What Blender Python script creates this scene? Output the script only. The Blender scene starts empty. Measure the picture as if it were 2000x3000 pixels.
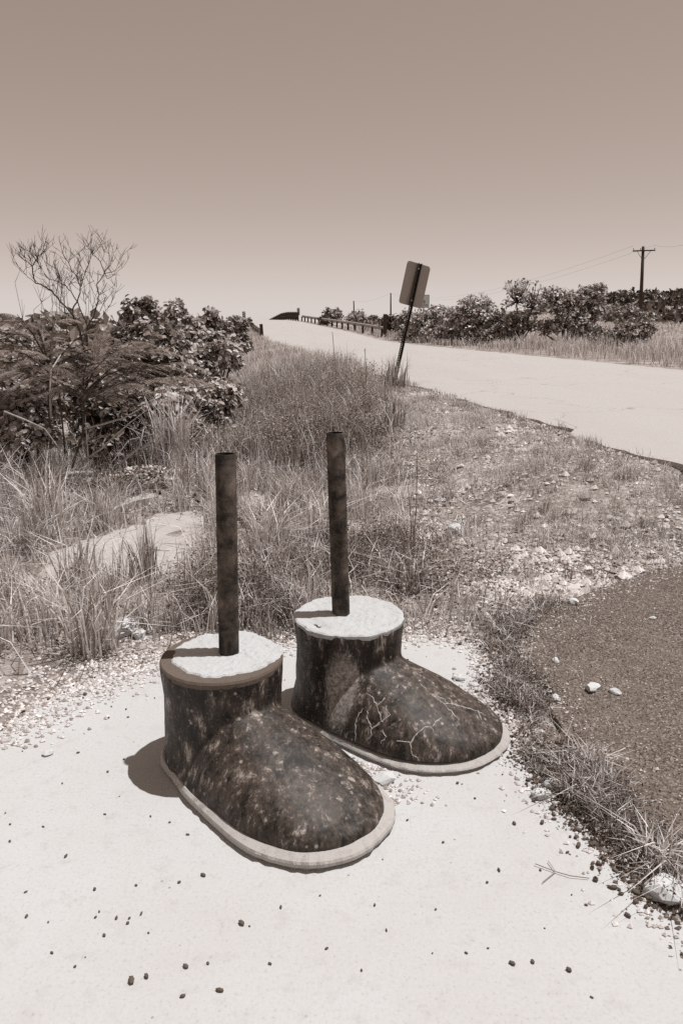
import bpy, bmesh, math, random
import numpy as np
from mathutils import Vector, Matrix, noise as mnoise
from mathutils.bvhtree import BVHTree

rng = np.random.default_rng(7)
random.seed(7)
SC = bpy.context.scene
COL = SC.collection

# ------------------------------------------------------------------ camera
CAM_H, FPX = 1.6, 2200.0
PITCH = math.atan(550 / FPX)
cam_d = bpy.data.cameras.new("camera")
cam = bpy.data.objects.new("camera", cam_d)
COL.objects.link(cam)
cam.location = (0, 0, CAM_H)
cam.rotation_euler = (math.pi / 2 - PITCH, 0, 0)
cam_d.sensor_fit = 'VERTICAL'
cam_d.sensor_height = 36
cam_d.sensor_width = 24
cam_d.lens = FPX / 3000 * 36
cam_d.clip_start = 0.05
cam_d.clip_end = 3000
SC.camera = cam

# ------------------------------------------------------------------ sky, sun, exposure
SUN_EL = math.radians(71.5)
to_sun = Vector((0.33, 0.045, 1.0)).normalized()
SUN_AZ = math.atan2(to_sun.x, to_sun.y)           # clockwise from +Y
world = bpy.data.worlds.new("World")
SC.world = world
world.use_nodes = True
nt = world.node_tree
nt.nodes.clear()
N = nt.nodes.new
sky = N('ShaderNodeTexSky')
sky.sky_type = 'NISHITA'
sky.sun_disc = False
sky.sun_elevation = SUN_EL
sky.sun_rotation = SUN_AZ
sky.altitude = 0
sky.air_density = 1.0
sky.dust_density = 0.3
sky.ozone_density = 2.0
SKY_STR = 0.1
sep_n = N('ShaderNodeSeparateColor')              # red filtered black and white film
nt.links.new(sky.outputs[0], sep_n.inputs[0])
pw = N('ShaderNodeMath'); pw.operation = 'POWER'; pw.inputs[1].default_value = 0.60
nt.links.new(sep_n.outputs[0], pw.inputs[0])
gain = N('ShaderNodeMath'); gain.operation = 'MULTIPLY'; gain.inputs[1].default_value = 2.1
nt.links.new(pw.outputs[0], gain.inputs[0])
fac = N('ShaderNodeMath'); fac.operation = 'MULTIPLY'; fac.use_clamp = True; fac.inputs[1].default_value = SKY_STR * 1.1
nt.links.new(gain.outputs[0], fac.inputs[0])
tint = N('ShaderNodeMix'); tint.data_type = 'RGBA'
tint.inputs['A'].default_value = (1.33, 0.945, 0.72, 1)
tint.inputs['B'].default_value = (0.985, 1.0, 1.02, 1)
nt.links.new(fac.outputs[0], tint.inputs['Factor'])
mul = N('ShaderNodeVectorMath'); mul.operation = 'SCALE'
nt.links.new(tint.outputs['Result'], mul.inputs[0])
nt.links.new(gain.outputs[0], mul.inputs['Scale'])
bg = N('ShaderNodeBackground'); bg.inputs['Strength'].default_value = SKY_STR
nt.links.new(mul.outputs[0], bg.inputs['Color'])
wo = N('ShaderNodeOutputWorld')
nt.links.new(bg.outputs[0], wo.inputs['Surface'])

sun_d = bpy.data.lights.new("sun", 'SUN')
sun_d.energy = 4.4
sun_d.angle = math.radians(0.5)
sun_d.color = (1.0, 0.99, 0.98)
sun = bpy.data.objects.new("sun", sun_d)
COL.objects.link(sun)
sun.rotation_euler = (-to_sun).to_track_quat('-Z', 'Y').to_euler()
sun.location = (10, 3, 30)

SC.view_settings.view_transform = 'Standard'
SC.view_settings.look = 'None'
SC.view_settings.exposure = 0.0
SC.view_settings.gamma = 1.0
SC.view_settings.use_curve_mapping = False
SC.render.engine = 'CYCLES'
SC.cycles.use_denoising = False
SC.cycles.max_bounces = 5
SC.cycles.diffuse_bounces = 3
SC.cycles.transparent_max_bounces = 4

# ------------------------------------------------------------------ colour and materials
def sep(L):
    """albedo of luminance L in the brown tone of the print"""
    d = min(1.0, L * 1.75)
    r = 1.28 - 0.33 * d
    b = 0.73 + 0.315 * d
    g = (1 - 0.2126 * r - 0.0722 * b) / 0.7152
    return (L * r, L * g, L * b, 1)

def sepv(L):
    """the same for plants, soil and grit: stays brown in its lights"""
    d = min(0.72, L * 1.35)
    r = 1.28 - 0.33 * d
    b = 0.73 + 0.34 * d
    g = (1 - 0.2126 * r - 0.0722 * b) / 0.7152
    return (L * r, L * g, L * b, 1)

def new_mat(name, rough=0.9, spec=0.2):
    m = bpy.data.materials.new(name)
    m.use_nodes = True
    b = m.node_tree.nodes['Principled BSDF']
    b.inputs['Roughness'].default_value = rough
    b.inputs['Specular IOR Level'].default_value = spec
    return m, m.node_tree, b

def nd(t, kind, **kw):
    n = t.nodes.new(kind)
    for k, v in kw.items():
        setattr(n, k, v)
    return n

def coords(t, scale=(1, 1, 1), world=False):
    tc = nd(t, 'ShaderNodeNewGeometry') if world else nd(t, 'ShaderNodeTexCoord')
    mp = nd(t, 'ShaderNodeMapping')
    mp.inputs['Scale'].default_value = scale
    t.links.new(tc.outputs['Position' if world else 'Object'], mp.inputs['Vector'])
    return mp.outputs[0]

def noise_n(t, vec, scale, detail=4, rough=0.6, dist=0.0):
    n = nd(t, 'ShaderNodeTexNoise')
    n.inputs['Scale'].default_value = scale
    n.inputs['Detail'].default_value = detail
    n.inputs['Roughness'].default_value = rough
    n.inputs['Distortion'].default_value = dist
    t.links.new(vec, n.inputs['Vector'])
    return n.outputs['Fac']

def ramp(t, f, stops, interp='LINEAR'):
    r = nd(t, 'ShaderNodeValToRGB')
    r.color_ramp.interpolation = interp
    els = r.color_ramp.elements
    while len(els) < len(stops):
        els.new(0.5)
    for e, (p, c) in zip(els, stops):
        e.position = p
        e.color = c if not isinstance(c, (int, float)) else (c, c, c, 1)
    t.links.new(f, r.inputs['Fac'])
    return r.outputs['Color']

def mixc(t, f, a, b):
    m = nd(t, 'ShaderNodeMix', data_type='RGBA')
    for s, v in (('Factor', f), ('A', a), ('B', b)):
        if isinstance(v, (int, float)):
            m.inputs[s].default_value = v
        elif isinstance(v, tuple):
            m.inputs[s].default_value = v
        else:
            t.links.new(v, m.inputs[s])
    return m.outputs['Result']

def bump(t, b, h, strength=0.4, dist=0.01):
    n = nd(t, 'ShaderNodeBump')
    n.inputs['Strength'].default_value = strength
    n.inputs['Distance'].default_value = dist
    t.links.new(h, n.inputs['Height'])
    t.links.new(n.outputs[0], b.inputs['Normal'])

def simple(name, L, rough=0.8, spec=0.25, var=0.35, scale=20, metal=0.0, stretch=(1, 1, 1)):
    m, t, b = new_mat(name, rough, spec)
    v = coords(t, stretch)
    f = noise_n(t, v, scale)
    c = ramp(t, f, [(0.3, sep(L * (1 - var))), (0.7, sep(L * (1 + var)))])
    t.links.new(c, b.inputs['Base Color'])
    b.inputs['Metallic'].default_value = metal
    return m

def leafy(name, Ls, rough=0.55, spec=0.35, trans=0.25):
    """each leaf or blade takes one tone between the given ones"""
    m, t, b = new_mat(name, rough, spec)
    g = nd(t, 'ShaderNodeNewGeometry')
    n = len(Ls) - 1
    c = ramp(t, g.outputs['Random Per Island'], [(i / n, sepv(L)) for i, L in enumerate(Ls)])
    t.links.new(c, b.inputs['Base Color'])
    tr = nd(t, 'ShaderNodeBsdfTranslucent')
    t.links.new(c, tr.inputs['Color'])
    mx = nd(t, 'ShaderNodeMixShader')
    mx.inputs[0].default_value = trans
    t.links.new(b.outputs[0], mx.inputs[1])
    t.links.new(tr.outputs[0], mx.inputs[2])
    out = [x for x in t.nodes if x.type == 'OUTPUT_MATERIAL'][0]
    t.links.new(mx.outputs[0], out.inputs['Surface'])
    return m

M = {}
# boots: dark weathered paint over concrete, streaked downwards
def boot_mat(name, seed, worn):
    m, t, b = new_mat(name, 0.56, 0.32)
    tc = nd(t, 'ShaderNodeTexCoord')
    mp = nd(t, 'ShaderNodeMapping'); mp.inputs['Location'].default_value = (seed, seed * 2, 0); mp.inputs['Scale'].default_value = (1, 1, 0.34)
    t.links.new(tc.outputs['Object'], mp.inputs['Vector'])
    streak = noise_n(t, mp.outputs[0], 24, 12, 0.80, 0.25)
    mp2 = nd(t, 'ShaderNodeMapping'); mp2.inputs['Location'].default_value = (seed * 3, 1, seed)
    t.links.new(tc.outputs['Object'], mp2.inputs['Vector'])
    big = noise_n(t, mp2.outputs[0], 5.5, 4, 0.6, 0.4)
    fine = noise_n(t, mp2.outputs[0], 75, 3, 0.7)
    c0 = ramp(t, streak, [(0.43, sep(0.005)), (0.51, sep(0.016)), (0.555, sep(0.05)), (0.605, sep(0.30))])
    c1 = ramp(t, streak, [(0.40, sep(0.006)), (0.46, sep(0.034)), (0.57, sep(0.070)), (0.62, sep(0.28))])
    # the dome takes a browner, more even tone than the shaft
    sx = nd(t, 'ShaderNodeSeparateXYZ'); t.links.new(tc.outputs['Object'], sx.inputs[0])
    domef = nd(t, 'ShaderNodeMapRange'); domef.inputs[1].default_value = 0.16; domef.inputs[2].default_value = 0.30
    t.links.new(sx.outputs['X'], domef.inputs[0])
    bigf = ramp(t, big, [(0.40, 0.0), (0.60, 1.0)])
    mm = nd(t, 'ShaderNodeMath', operation='MULTIPLY_ADD'); mm.inputs[1].default_value = 0.62; mm.use_clamp = True
    t.links.new(domef.outputs[0], mm.inputs[0])
    m2 = nd(t, 'ShaderNodeMath', operation='MULTIPLY'); m2.inputs[1].default_value = 0.40
    t.links.new(bigf, m2.inputs[0]); t.links.new(m2.outputs[0], mm.inputs[2])
    col = mixc(t, mm.outputs[0], c0, c1)
    # pale flakes and scuffs
    vor = nd(t, 'ShaderNodeTexVoronoi'); vor.inputs['Scale'].default_value = 26
    t.links.new(mp2.outputs[0], vor.inputs['Vector'])
    dots = ramp(t, vor.outputs['Distance'], [(0.10, 1.0), (0.20, 0.0)])
    pick = ramp(t, vor.outputs['Color'], [(0.55, 0.0), (0.66, 0.9)])
    md = nd(t, 'ShaderNodeMath', operation='MULTIPLY'); t.links.new(dots, md.inputs[0]); t.links.new(pick, md.inputs[1])
    col = mixc(t, md.outputs[0], col, sep(0.30))
    mf = ramp(t, fine, [(0.58, 0.0), (0.72, 0.5)])
    col = mixc(t, mf, col, sep(0.20))
    md2 = ramp(t, fine, [(0.30, 0.5), (0.42, 0.0)])
    col = mixc(t, md2, col, sep(0.012))
    # crisp chips where the paint has flaked to the mortar
    chip = noise_n(t, mp.outputs[0], 10, 14, 0.74, 0.2)
    cf = ramp(t, chip, [(0.600, 0.0), (0.618, 0.85)])
    col = mixc(t, cf, col, ramp(t, fine, [(0.35, sep(0.10)), (0.65, sep(0.30))]))
    dk = noise_n(t, mp2.outputs[0], 8, 12, 0.72, 0.5)
    kf = ramp(t, dk, [(0.385, 0.85), (0.41, 0.0)])
    col = mixc(t, kf, col, sep(0.007))
    if worn:
        # a worn patch running down the shaft, paint gone, mortar showing
        d = nd(t, 'ShaderNodeVectorMath', operation='SUBTRACT'); d.inputs[1].default_value = worn[0]
        t.links.new(tc.outputs['Object'], d.inputs[0])
        s = nd(t, 'ShaderNodeVectorMath', operation='DIVIDE'); s.inputs[1].default_value = worn[1]
        t.links.new(d.outputs[0], s.inputs[0])
        ln = nd(t, 'ShaderNodeVectorMath', operation='LENGTH'); t.links.new(s.outputs[0], ln.inputs[0])
        ad = nd(t, 'ShaderNodeMath', operation='MULTIPLY_ADD'); ad.inputs[1].default_value = 2.8
        t.links.new(streak, ad.inputs[0]); t.links.new(ln.outputs['Value'], ad.inputs[2])
        mr = nd(t, 'ShaderNodeMapRange'); mr.inputs[1].default_value = 2.45; mr.inputs[2].default_value = 2.05
        t.links.new(ad.outputs[0], mr.inputs[0])
        mr.clamp = True
        wc = ramp(t, fine, [(0.35, sep(0.14)), (0.55, sep(0.32)), (0.7, sep(0.5))])
        col = mixc(t, mr.outputs[0], col, wc)
    t.links.new(col, b.inputs['Base Color'])
    hh = nd(t, 'ShaderNodeMath', operation='ADD'); t.links.new(streak, hh.inputs[0]); t.links.new(cf, hh.inputs[1])
    bump(t, b, hh.outputs[0], 0.28, 0.005)
    return m

def concrete(name, L, sc=1.0, spots=0.5, rough=0.9, world=True, bumpy=0.25):
    m, t, b = new_mat(name, rough, 0.15)
    v = coords(t, world=world)
    a = noise_n(t, v, 1.3 * sc, 5, 0.6)
    f = noise_n(t, v, 90 * sc, 3, 0.7)
    f2 = noise_n(t, v, 14 * sc, 5, 0.65)
    c = ramp(t, a, [(0.32, sep(L * 0.90)), (0.68, sep(L * 1.06))])
    st = ramp(t, f2, [(0.54, 0.0), (0.68, spots)])
    c = mixc(t, st, c, sep(L * 0.62))
    gr = ramp(t, f, [(0.28, sep(L * 0.55)), (0.42, sep(L)), (0.7, sep(min(0.9, L * 1.12)))])
    c = mixc(t, 0.45, c, gr)
    for vs, lo, d0, d1, tone, amt in ((4.6, 0.62, 0.05, 0.15, 0.74, 0.42), (38, 0.86, 0.10, 0.20, 0.42, 0.9)):
        vo = nd(t, 'ShaderNodeTexVoronoi'); vo.inputs['Scale'].default_value = vs * sc
        wv = nd(t, 'ShaderNodeVectorMath', operation='MULTIPLY_ADD'); wv.inputs[1].default_value = (1, 1, 1)
        nz = nd(t, 'ShaderNodeTexNoise'); nz.inputs['Scale'].default_value = vs * sc * 5
        t.links.new(v, nz.inputs['Vector'])
        ns = nd(t, 'ShaderNodeVectorMath', operation='SCALE'); ns.inputs['Scale'].default_value = .12 / (vs * sc)
        t.links.new(nz.outputs['Color'], ns.inputs[0])
        t.links.new(v, wv.inputs[0]); t.links.new(ns.outputs[0], wv.inputs[2])
        t.links.new(wv.outputs[0], vo.inputs['Vector'])
        dd = ramp(t, vo.outputs['Distance'], [(d0, amt), (d1, 0.0)])
        pk = ramp(t, vo.outputs['Color'], [(lo, 0.0), (lo + .03, 1.0)])
        mu = nd(t, 'ShaderNodeMath', operation='MULTIPLY'); t.links.new(dd, mu.inputs[0]); t.links.new(pk, mu.inputs[1])
        c = mixc(t, mu.outputs[0], c, sep(L * tone))
    t.links.new(c, b.inputs['Base Color'])
    bump(t, b, f, bumpy, 0.004)
    return m

M['pad'] = concrete('pad_concrete', 0.475, 1.0, 0.42)
M['sole'] = concrete('sole_concrete', 0.40, 2.2, 0.8, bumpy=0.6)
M['mortar'] = concrete('mortar', 0.50, 2.6, 0.7, bumpy=0.8)
M['collar'] = concrete('weathered_collar', 0.13, 4.5, 1.0, bumpy=0.9)
M['crack'] = concrete('crack_filler', 0.42, 3.0, 0.6, bumpy=0.5)
M['slab'] = concrete('old_slab', 0.40, 1.8, 0.9)

def asphalt():
    m, t, b = new_mat('dark_asphalt', 0.9, 0.25)
    v = coords(t, world=True)
    f = noise_n(t, v, 130, 3, 0.75)
    a = noise_n(t, v, 2.2, 7, 0.7)
    vor = nd(t, 'ShaderNodeTexVoronoi'); vor.inputs['Scale'].default_value = 85
    t.links.new(v, vor.inputs['Vector'])
    c = ramp(t, f, [(0.40, sep(0.025)), (0.50, sep(0.09)), (0.61, sep(0.22))])
    lite = ramp(t, vor.outputs['Color'], [(0.74, 0.0), (0.86, 0.7)])
    c = mixc(t, lite, c, sep(0.30))
    af = ramp(t, a, [(0.40, 0.0), (0.62, 0.6)])
    c = mixc(t, af, c, sep(0.15))
    t.links.new(c, b.inputs['Base Color'])
    bump(t, b, vor.outputs['Distance'], 0.6, 0.012)
    return m
M['asphalt'] = asphalt()

def road_mat():
    m, t, b = new_mat('bleached_road', 0.88, 0.2)
    v = coords(t, world=True)
    mp = coords(t, (1.0, 0.22, 1), world=True)
    f = noise_n(t, v, 60, 4, 0.75)
    a = noise_n(t, mp, 0.7, 5, 0.62)
    c = ramp(t, f, [(0.30, sep(0.33)), (0.52, sep(0.415)), (0.75, sep(0.49))])
    a2 = ramp(t, a, [(0.42, 0.0), (0.75, 0.5)])
    c = mixc(t, a2, c, sep(0.36))
    vor = nd(t, 'ShaderNodeTexVoronoi', feature='DISTANCE_TO_EDGE'); vor.inputs['Scale'].default_value = 0.28
    w = nd(t, 'ShaderNodeMix', data_type='VECTOR'); w.inputs['Factor'].default_value = 0.12
    nn = nd(t, 'ShaderNodeTexNoise'); nn.inputs['Scale'].default_value = 1.6
    t.links.new(v, nn.inputs['Vector'])
    sc = nd(t, 'ShaderNodeVectorMath', operation='SCALE'); sc.inputs['Scale'].default_value = 7
    t.links.new(nn.outputs['Color'], sc.inputs[0])
    t.links.new(v, w.inputs['A']); t.links.new(sc.outputs[0], w.inputs['B'])
    t.links.new(w.outputs['Result'], vor.inputs['Vector'])
    cr = ramp(t, vor.outputs['Distance'], [(0.0, 0.45), (0.003, 0.0)])
    c = mixc(t, cr, c, sep(0.10))
    t.links.new(c, b.inputs['Base Color'])
    bump(t, b, f, 0.3, 0.01)
    return m
M['road'] = road_mat()

def ground_mat():
    m, t, b = new_mat('dry_ground', 0.95, 0.1)
    v = coords(t, world=True)
    a = noise_n(t, v, 1.6, 6, 0.68)
    f = noise_n(t, v, 38, 4, 0.75)
    vor = nd(t, 'ShaderNodeTexVoronoi'); vor.inputs['Scale'].default_value = 30
    t.links.new(v, vor.inputs['Vector'])
    soil = ramp(t, a, [(0.40, sepv(0.04)), (0.48, sepv(0.18)), (0.58, sepv(0.42))])
    c = mixc(t, 0.45, soil, ramp(t, f, [(0.36, sepv(0.10)), (0.65, sepv(0.48))]))
    chips = ramp(t, vor.outputs['Color'], [(0.60, 0.0), (0.70, 1.0)])
    att = nd(t, 'ShaderNodeAttribute'); att.attribute_name = 'gravelly'
    mu = nd(t, 'ShaderNodeMath', operation='MULTIPLY')
    t.links.new(chips, mu.inputs[0]); t.links.new(att.outputs['Fac'], mu.inputs[1])
    c = mixc(t, mu.outputs[0], c, sepv(0.60))
    t.links.new(c, b.inputs['Base Color'])
    bump(t, b, f, 0.8, 0.03)
    return m
M['ground'] = ground_mat()
M['pipe'] = None
def pipe_mat():
    m, t, b = new_mat('rusty_pipe', 0.7, 0.3)
    v = coords(t)
    f = noise_n(t, v, 14, 5, 0.65, 0.4)
    g = noise_n(t, v, 120, 3, 0.7)
    c = ramp(t, f, [(0.40, sep(0.010)), (0.48, sep(0.035)), (0.60, sep(0.075)), (0.70, sep(0.13))])
    c = mixc(t, ramp(t, g, [(0.55, 0.0), (0.8, 0.5)]), c, sep(0.10))
    t.links.new(c, b.inputs['Base Color'])
    bump(t, b, g, 0.5, 0.003)
    return m
M['pipe'] = pipe_mat()
M['pipe_shade'] = simple('pipe_inside_shade', 0.02)  # shade of the hollow bore, painted in as a near-black colour
M['bark'] = simple('bark', 0.075, 0.9, 0.1, 0.5, 30, stretch=(1, 1, 0.3))
M['dead'] = simple('dead_wood', 0.055, 0.9, 0.1, 0.4, 30)
M['palestem'] = simple('pale_stem', 0.34, 0.8, 0.2, 0.3, 30)
M['wood'] = simple('pole_wood', 0.05, 0.9, 0.1, 0.4, 12, stretch=(1, 1, 0.1))
M['steel'] = simple('galvanised_steel', 0.30, 0.55, 0.4, 0.25, 3)
M['rustpost'] = simple('rusty_post', 0.05, 0.85, 0.2, 0.4, 8)
M['channel'] = simple('dark_post_steel', 0.022, 0.6, 0.3, 0.4, 30)
M['signback'] = simple('aluminium_back', 0.21, 0.55, 0.3, 0.06, 6)
M['bolt'] = simple('bright_bolt', 0.6, 0.4, 0.5, 0.1, 30)
M['white'] = simple('white_paint', 0.62, 0.6, 0.3, 0.08, 8)
M['black'] = simple('black_paint', 0.025, 0.6, 0.3, 0.2, 8)
M['wire'] = simple('wire', 0.16, 0.7, 0.2, 0.1, 8)
M['leaf_a'] = leafy('leaf_pale', [0.10, 0.26, 0.42, 0.64], 0.42, 0.5, 0.22)
M['leaf_b'] = leafy('leaf_mid', [0.05, 0.15, 0.30, 0.52], 0.42, 0.5, 0.2)
M['leaf_c'] = leafy('leaf_dark', [0.02, 0.05, 0.11, 0.24], 0.42, 0.45, 0.15)
M['fern'] = leafy('feathery_leaf', [0.12, 0.18, 0.26, 0.36], 0.55, 0.3, 0.25)
M['grass'] = leafy('dry_grass', [0.20, 0.46, 0.68, 0.82, 0.30], 0.7, 0.2, 0.25)
M['grass_d'] = leafy('brown_grass', [0.10, 0.22, 0.44, 0.68, 0.16], 0.7, 0.2, 0.25)
M['weed'] = leafy('weed', [0.08, 0.18, 0.30, 0.44], 0.7, 0.2, 0.22)
M['scrub'] = leafy('dark_scrub', [0.03, 0.07, 0.12, 0.22, 0.06], 0.6, 0.25, 0.2)
M['pebble_d'] = simple('dark_pebble', 0.09, 0.9, 0.15, 0.5, 25)
M['stone'] = simple('pale_stone', 0.54, 0.9, 0.15, 0.25, 22)
M['chips'] = leafy('pale_gravel', [0.24, 0.50, 0.66, 0.78], 0.9, 0.1, 0.0)
M['chips_d'] = leafy('brown_gravel', [0.03, 0.08, 0.15, 0.08], 0.9, 0.1, 0.0)

# ------------------------------------------------------------------ object helpers
def tag(o, label=None, cat=None, group=None, kind=None):
    if label: o['label'] = label
    if cat: o['category'] = cat
    if group: o['group'] = group
    if kind: o['kind'] = kind
    return o

def link(name, me, mats, parent=None, smooth=False):
    o = bpy.data.objects.new(name, me)
    COL.objects.link(o)
    if mats is not None:
        for m in (mats if isinstance(mats, (list, tuple)) else [mats]):
            me.materials.append(m)
    if parent is not None:
        o.parent = parent
    if smooth:
        me.polygons.foreach_set('use_smooth', np.ones(len(me.polygons), bool))
    return o

def empty(name, loc, rz=0.0, **kw):
    o = bpy.data.objects.new(name, None)
    o.empty_display_size = 0.1
    o.location = loc
    o.rotation_euler = (0, 0, rz)
    COL.objects.link(o)
    return tag(o, **kw)

def np_mesh(name, V, Fs):
    """V (n,3); Fs list of (m,k) index arrays"""
    me = bpy.data.meshes.new(name)
    V = np.asarray(V, np.float32)
    me.vertices.add(len(V)); me.vertices.foreach_set('co', V.ravel())
    Fs = [np.asarray(f, np.int32) for f in Fs if len(f)]
    nl = sum(f.size for f in Fs); npoly = sum(len(f) for f in Fs)
    me.loops.add(nl); me.polygons.add(npoly)
    me.loops.foreach_set('vertex_index', np.concatenate([f.ravel() for f in Fs]))
    starts, s = [], 0
    for f in Fs:
        starts.append(s + np.arange(len(f)) * f.shape[1]); s += f.size
    me.polygons.foreach_set('loop_start', np.concatenate(starts).astype(np.int32))
    me.polygons.foreach_set('use_smooth', np.zeros(npoly, bool))
    me.update(calc_edges=True); me.validate()
    return me

class MB:
    """small hand-made shapes joined in one mesh"""
    def __init__(s): s.v = []; s.f = []
    def add(s, v, f):
        n = len(s.v); s.v += [tuple(p) for p in v]; s.f += [tuple(i + n for i in q) for q in f]
    def box(s, c, size, rot=None):
        c = Vector(c); h = Vector(size) / 2
        R = rot if rot is not None else Matrix.Identity(3)
        v = [c + R @ Vector((x * h.x, y * h.y, z * h.z)) for x in (-1, 1) for y in (-1, 1) for z in (-1, 1)]
        s.add(v, [(0, 1, 3, 2), (4, 6, 7, 5), (0, 4, 5, 1), (2, 3, 7, 6), (0, 2, 6, 4), (1, 5, 7, 3)])
    def tube(s, pts, r, n=6, cap=True):
        pts = [Vector(p) for p in pts]
        rs = r if isinstance(r, (list, tuple)) else [r] * len(pts)
        base = len(s.v)
        prev = None
        for i, p in enumerate(pts):
            d = (pts[min(i + 1, len(pts) - 1)] - pts[max(i - 1, 0)])
            d = d.normalized() if d.length > 1e-9 else Vector((0, 0, 1))
            a = (prev - d * prev.dot(d)) if prev else d.orthogonal()
            if a.length < 1e-6: a = d.orthogonal()
            a.normalize(); prev = a
            b = d.cross(a)
            for k in range(n):
                t = 2 * math.pi * k / n
                s.v.append(tuple(p + (a * math.cos(t) + b * math.sin(t)) * rs[i]))
        for i in range(len(pts) - 1):
            for k in range(n):
                q = base + i * n + k; q2 = base + i * n + (k + 1) % n
                s.f.append((q, q2, q2 + n, q + n))
        if cap and n > 2:
            s.f.append(tuple(base + k for k in reversed(range(n))))
            s.f.append(tuple(base + (len(pts) - 1) * n + k for k in range(n)))
    def loft(s, loops, cap0=True, cap1=True):
        n = len(loops[0]); base = len(s.v)
        for L in loops: s.v += [tuple(p) for p in L]
        for i in range(len(loops) - 1):
            for k in range(n):
                q = base + i * n + k; q2 = base + i * n + (k + 1) % n
                s.f.append((q, q2, q2 + n, q + n))
        if cap0: s.f.append(tuple(base + k for k in reversed(range(n))))
        if cap1: s.f.append(tuple(base + (len(loops) - 1) * n + k for k in range(n)))
    def mesh(s, name):
        me = bpy.data.meshes.new(name); me.from_pydata(s.v, [], s.f); me.update(); return me
    def build(s, name, mat, parent=None, smooth=False):
        return link(name, s.mesh(name), mat, parent, smooth)

def ray_dir(px, py):
    """direction from the viewpoint through a point of the photo (1568 wide scale)"""
    px *= 2000 / 1568; py *= 2000 / 1568
    u = (px - 1000) / FPX; v = (1500 - py) / FPX
    return Vector((u, math.cos(PITCH) + v * math.sin(PITCH), v * math.cos(PITCH) - math.sin(PITCH)))

def at(px, py, Y):
    d = ray_dir(px, py)
    return Vector((0, 0, CAM_H)) + d * (Y / d.y)

def on(px, py, z=0.0):
    d = ray_dir(px, py)
    return Vector((0, 0, CAM_H)) + d * ((z - CAM_H) / d.z)

def fn(x, y, s=1.0, o=0.0):
    """cheap smooth value noise, vectorised, -1..1"""
    x = np.asarray(x) * s + o * 17.3; y = np.asarray(y) * s - o * 9.1
    return (np.sin(x * 1.0 + 1.7 * np.sin(y * 0.83 + 1.3)) * np.cos(y * 1.13 + 1.1 * np.sin(x * 0.71 + 0.4))
            + 0.5 * np.sin(x * 2.3 - y * 1.9 + 2 * np.sin(x * 0.9 + y * 0.6))
            + 0.25 * np.sin(x * 5.1 + 3.1 * np.sin(y * 2.7)) * np.cos(y * 4.7 + 2 * np.sin(x * 2.2))) / 1.5

# ------------------------------------------------------------------ terrain
NEY = [-6, 0, 5, 6.68, 7.69, 8.86, 10.7, 13.4, 17.3, 22.8, 46.3, 58, 110, 160, 400]
NEX = [3.6, 3.4, 3.15, 2.99, 2.77, 2.66, 2.29, 1.82, 1.15, 0.21, -3.77, -5.8, -14.2, -23.5, -75]
FEY = [-6, 0, 21, 31, 51.8, 72, 89, 110, 160, 400]
FEX = [14, 12.7, 9.12, 7.33, 3.5, 0.1, -2.8, -6.5, -15.6, -66]
ZY = [-6, 0, 6, 10, 45, 55, 64, 72, 89, 110, 122, 132, 160, 220, 400]
ZX = [0.30, 0.31, 0.36, 0.4, 0.4, 0.47, 0.78, 1.06, 1.5, 2.08, 2.26, 2.2, 1.15, -0.6, -1.2]
def smooth_interp(y, Y, X):
    y = np.asarray(y, float)
    return (np.interp(y - 1.2, Y, X) + np.interp(y, Y, X) + np.interp(y + 1.2, Y, X)) / 3
NE = lambda y: np.interp(y, NEY, NEX)
FE = lambda y: np.interp(y, FEY, FEX)
ZR = lambda y: smooth_interp(y, ZY, ZX)
def sst(a, b, x):
    t = np.clip((np.asarray(x, float) - a) / (b - a), 0, 1)
    return t * t * (3 - 2 * t)

PAD = [(-1.42, 2.62), (-1.36, 2.75), (-1.33, 2.88), (-1.24, 3.09), (-1.1, 3.27), (-.854, 3.42), (-.5, 3.56), (0, 3.66), (.334, 3.69), (.62, 3.72),
       (.74, 3.55), (.757, 3.38), (.70, 3.2), (.667, 3.03), (.66, 2.85), (.68, 2.73), (.70, 2.49), (.763, 2.23), (.83, 1.99), (.884, 1.80),
       (.94, 1.72), (1.12, 1.45), (1.35, .6), (1.4, -.8), (-2.4, -.8), (-2.2, 1.2), (-1.75, 2.2)]
DRIVE = [(.99, 3.80), (.92, 3.62), (.885, 3.45), (.9, 3.03), (.89, 2.67), (.96, 2.38), (1.02, 2.14), (1.06, 2.0), (1.25, 1.6), (1.5, .5), (1.6, -1.2), (5, -1.2), (5, 6.2),
         (3.4, 5.45), (2.26, 4.88), (1.74, 4.55), (1.19, 4.1)]
def inside(P, x, y):
    x = np.asarray(x, float); y = np.asarray(y, float)
    r = np.zeros(np.broadcast(x, y).shape, bool)
    n = len(P)
    for i in range(n):
        (x0, y0), (x1, y1) = P[i], P[(i + 1) % n]
        c = ((y0 > y) != (y1 > y)) & (x < (x1 - x0) * (y - y0) / (y1 - y0 + 1e-12) + x0)
        r ^= c
    return r
def edge_dist(P, x, y):
    x = np.asarray(x, float); y = np.asarray(y, float)
    d = np.full(np.broadcast(x, y).shape, 1e9)
    n = len(P)
    for i in range(n):
        (x0, y0), (x1, y1) = P[i], P[(i + 1) % n]
        dx, dy = x1 - x0, y1 - y0
        t = np.clip(((x - x0) * dx + (y - y0) * dy) / (dx * dx + dy * dy), 0, 1)
        d = np.minimum(d, np.hypot(x - x0 - t * dx, y - y0 - t * dy))
    return d

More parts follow.
